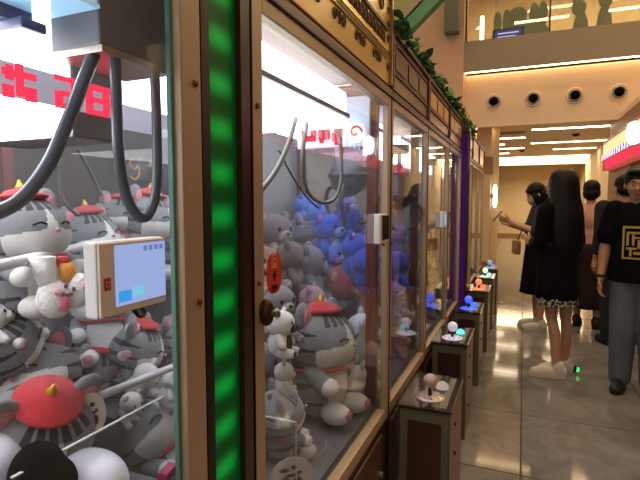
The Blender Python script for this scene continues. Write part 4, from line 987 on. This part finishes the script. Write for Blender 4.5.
# lace hem
def lace():
    m = mat('lace_hem', '#b8aca0', rough=.8); nt = m.node_tree; b = nt.nodes['Principled BSDF']; tc = nt.nodes.new('ShaderNodeTexCoord'); v = nt.nodes.new('ShaderNodeTexVoronoi'); v.inputs['Scale'].default_value = 55
    cr = nt.nodes.new('ShaderNodeValToRGB'); cr.color_ramp.elements[0].color = lin('#b8aca0'); cr.color_ramp.elements[1].color = lin('#1a1716'); cr.color_ramp.elements[0].position = .35; cr.color_ramp.elements[1].position = .5
    nt.links.new(tc.outputs['Object'], v.inputs['Vector']); nt.links.new(v.outputs['Distance'], cr.inputs[0]); nt.links.new(cr.outputs[0], b.inputs['Base Color']); return m
F.skirt(lace(), .605, .67, (.166, .153), (.164, .151), 9, .05, 'lace_hem')
MB().loft([(0, -.02, 1.708, .012, .012), (0, -.02, 1.70, .05, .055), (0, -.022, 1.675, .082, .09), (0, -.025, 1.63, .103, .11), (0, -.03, 1.57, .115, .108), (0, -.045, 1.48, .122, .10), (0, -.07, 1.38, .135, .10), (0, -.085, 1.25, .14, .095), (0, -.09, 1.12, .138, .085), (0, -.09, 1.02, .12, .07), (0, -.09, .99, .07, .04)], 48, lambda a, f: 1+.018*math.sin(11*a)+.012*math.sin(17*a+1)).build('hair', HAIR, F.t, True)
F.face()
lt = MB().ell((.215, -.03, .04), (.02, .016, .02), 12, 8).build('heel_light', emat('green_heel_glow', '#20e070', 2.5), F.t, True)
MB().ell((.195, -.012, .045), (.03, .03, .035), 12, 8).build('heel_patch', SHOE_D, F.t, True)
# -- woman looking at a phone
F = Fig('masked woman in charcoal top and black skirt holding up a phone', flat(536, 328), R(100), 1.66,
        arms={1: ((.2, .06, 1.13), (.09, .31, 1.20), (-.15, 1, .35), (-.6, .2, .8), .5), -1: ((-.2, .06, 1.13), (-.05, .33, 1.24), (.1, 1, .4), (.7, .2, .6), .6)}, hp=R(-24), slim=.92)
F.shoes(SHOE_W, SOLE_W); F.tee(CL_CHAR, .95, .80, .022); F.skirt(CL_BLACK, .42, 1.0, (.2, .19), (.165, .14), 8, .06)
MB().box(-.12, .12, .2, .203, .575, .582).build('skirt_print', mat('white_print', '#c8c4bc'), F.t)
F.hair([('h', (0, -.02, .038), (.088, .104, .094)), ('h', (0, -.055, -.04), (.085, .075, .12)), ('c', (0, -.07, 1.47), .085, (0, -.085, 1.30), .075), ('h', (0, .045, .06), (.07, .045, .035)), ('h', (.066, .015, -.05), (.025, .045, .09)), ('h', (-.066, .015, -.05), (.025, .045, .09))])
F.face()
mk = MB().ell(F.H@V((0, .06, -.065)), (.062, .052, .05), 20, 12, F.H.to_3x3().to_euler()).build('face_mask', mat('grey_mask', '#8d8a8c', rough=.8), F.t, True)
ph = tag(MB().box(-.036, .036, -.005, .005, -.075, .075, b=.003).build('mobile_phone', M_dark), 'slim dark phone held up by the masked woman', 'phone')
k = 1.66/1.70; Mw = Matrix.Translation(flat(536, 328)) @ Matrix.Rotation(R(100), 4, 'Z')
ph.location = Mw @ V((.02*k, .46*k, 1.30*k)); ph.rotation_euler = (Matrix.Rotation(R(100), 3, 'Z') @ Matrix.Rotation(R(38), 3, 'X')).to_euler()
bg = thing('shoulder_bag', 'tan bag hanging at the side of the masked woman', 'bag'); bg.location = Mw @ V((.02, .235, .93)); bg.rotation_euler = (0, 0, R(100))
MB().box(-.10, .10, -.035, .035, -.09, .07, b=.02).build('pouch', mat('tan_leather', '#9a6a44', rough=.5), bg, True)
MB().tube(smoothpath([(0, -.01, .06), (0, -.085, .25), (0, -.215, .47)], 6), .007, 6).build('strap', M_dark, bg)
# -- person in dusty pink top
F = Fig('short haired person in dusty pink top and dark maroon skirt', flat(586, 326), R(-15), 1.68,
        arms={1: ((.23, .0, 1.12), (.24, .12, .92), (0, .4, -1), (-1, .1, 0), .4)}, legs={1: ((.1, .0, .49), (.11, -.06, .085), (.13, .12, .03))}, slim=.95)
F.shoes(SHOE_D, SOLE_D); F.tee(CL_PINK, 1.5, .96, .024, name='blouse'); F.skirt(CL_MAROON, .23, 1.0, (.215, .19), (.165, .14), 8, .06)
F.hair([('h', (0, -.02, .038), (.09, .106, .094)), ('h', (0, -.05, -.03), (.088, .08, .085)), ('h', (.06, .0, -.02), (.03, .05, .06)), ('h', (-.06, .0, -.02), (.03, .05, .06))]); F.face()
# -- man in black T-shirt with gold print
pm_ = flat(634, 391)
F = Fig('man in a black T-shirt with a gold print and grey jeans', pm_, R(166), 1.69,
        arms={1: ((.232, .01, 1.09), (.245, .10, .86), (.0, .25, -1), (-1, .1, 0), .45), -1: ((-.25, .0, 1.09), (-.26, .1, .86), (0, .2, -1), (1, .1, 0), .4)}, hy=R(6), hp=R(-6), skin=SKIN2, slim=1.02, hx=.045)
F.shoes(SHOE_D, SOLE_D); F.trousers(CL_JEAN, .026, .0, 'jeans'); F.tee(CL_BLACK, .66, .84, .026, 1.12)
F.hair([('h', (0, -.02, .045), (.083, .10, .087)), ('h', (0, .05, .088), (.068, .045, .025)), ('h', (.062, -.03, .02), (.022, .06, .05)), ('h', (-.062, -.03, .02), (.022, .06, .05))]); F.face()
M_print = mat('gold_print', '#b79a3c', rough=.7)
def pr(x0, x1, z0, z1):
    # follow the chest curve
    mb = MB(); n = 4
    for k in range(n):
        a = x0+(x1-x0)*k/n; b_ = x0+(x1-x0)*(k+1)/n
        y = .148-.55*max(abs(a), abs(b_))**2
        mb.box(a, b_, y-.012, y+.003, z0, z1)
    return mb
strokes = [(-.11, .11, 1.245, 1.26), (-.11, .11, 1.02, 1.032), (.098, .11, 1.03, 1.25), (-.11, -.098, 1.03, 1.25), (-.08, .085, 1.205, 1.22), (.07, .085, 1.12, 1.21), (.035, .05, 1.12, 1.2), (-.02, .05, 1.17, 1.182), (-.09, -.03, 1.15, 1.165), (-.03, -.018, 1.1, 1.2), (.02, .085, 1.09, 1.105), (.05, .065, 1.04, 1.095), (-.005, .04, 1.055, 1.075), (-.08, -.02, 1.05, 1.09), (-.085, -.05, 1.11, 1.135), (-.01, .015, 1.1, 1.16)]
mb = MB()
for s_ in strokes: q = pr(*s_); mb.add(q.v, q.f)
mb.build('shirt_print', M_print, F.t)
H0 = V((.243, .095, .88)); MB().tube([H0+V((.033*math.cos(a), .033*math.sin(a), 0)) for a in [2*PI*k/16 for k in range(17)]], .010, 8, caps=False).build('wrist_band', SOLE_D, F.t, True)
# -- person behind him
F = Fig('dark haired person in navy clothes standing behind the man in the printed T-shirt', flat(617, 344), R(20), 1.70, slim=1.12)
F.shoes(SHOE_D, SOLE_D); F.trousers(CL_NAVY, .02, .0); F.tee(CL_NAVY, 1.6, .86, .026, 1.1, 'jacket')
F.hair([('h', (0, -.02, .04), (.087, .104, .092)), ('h', (0, -.05, -.02), (.085, .08, .075))]); F.face()
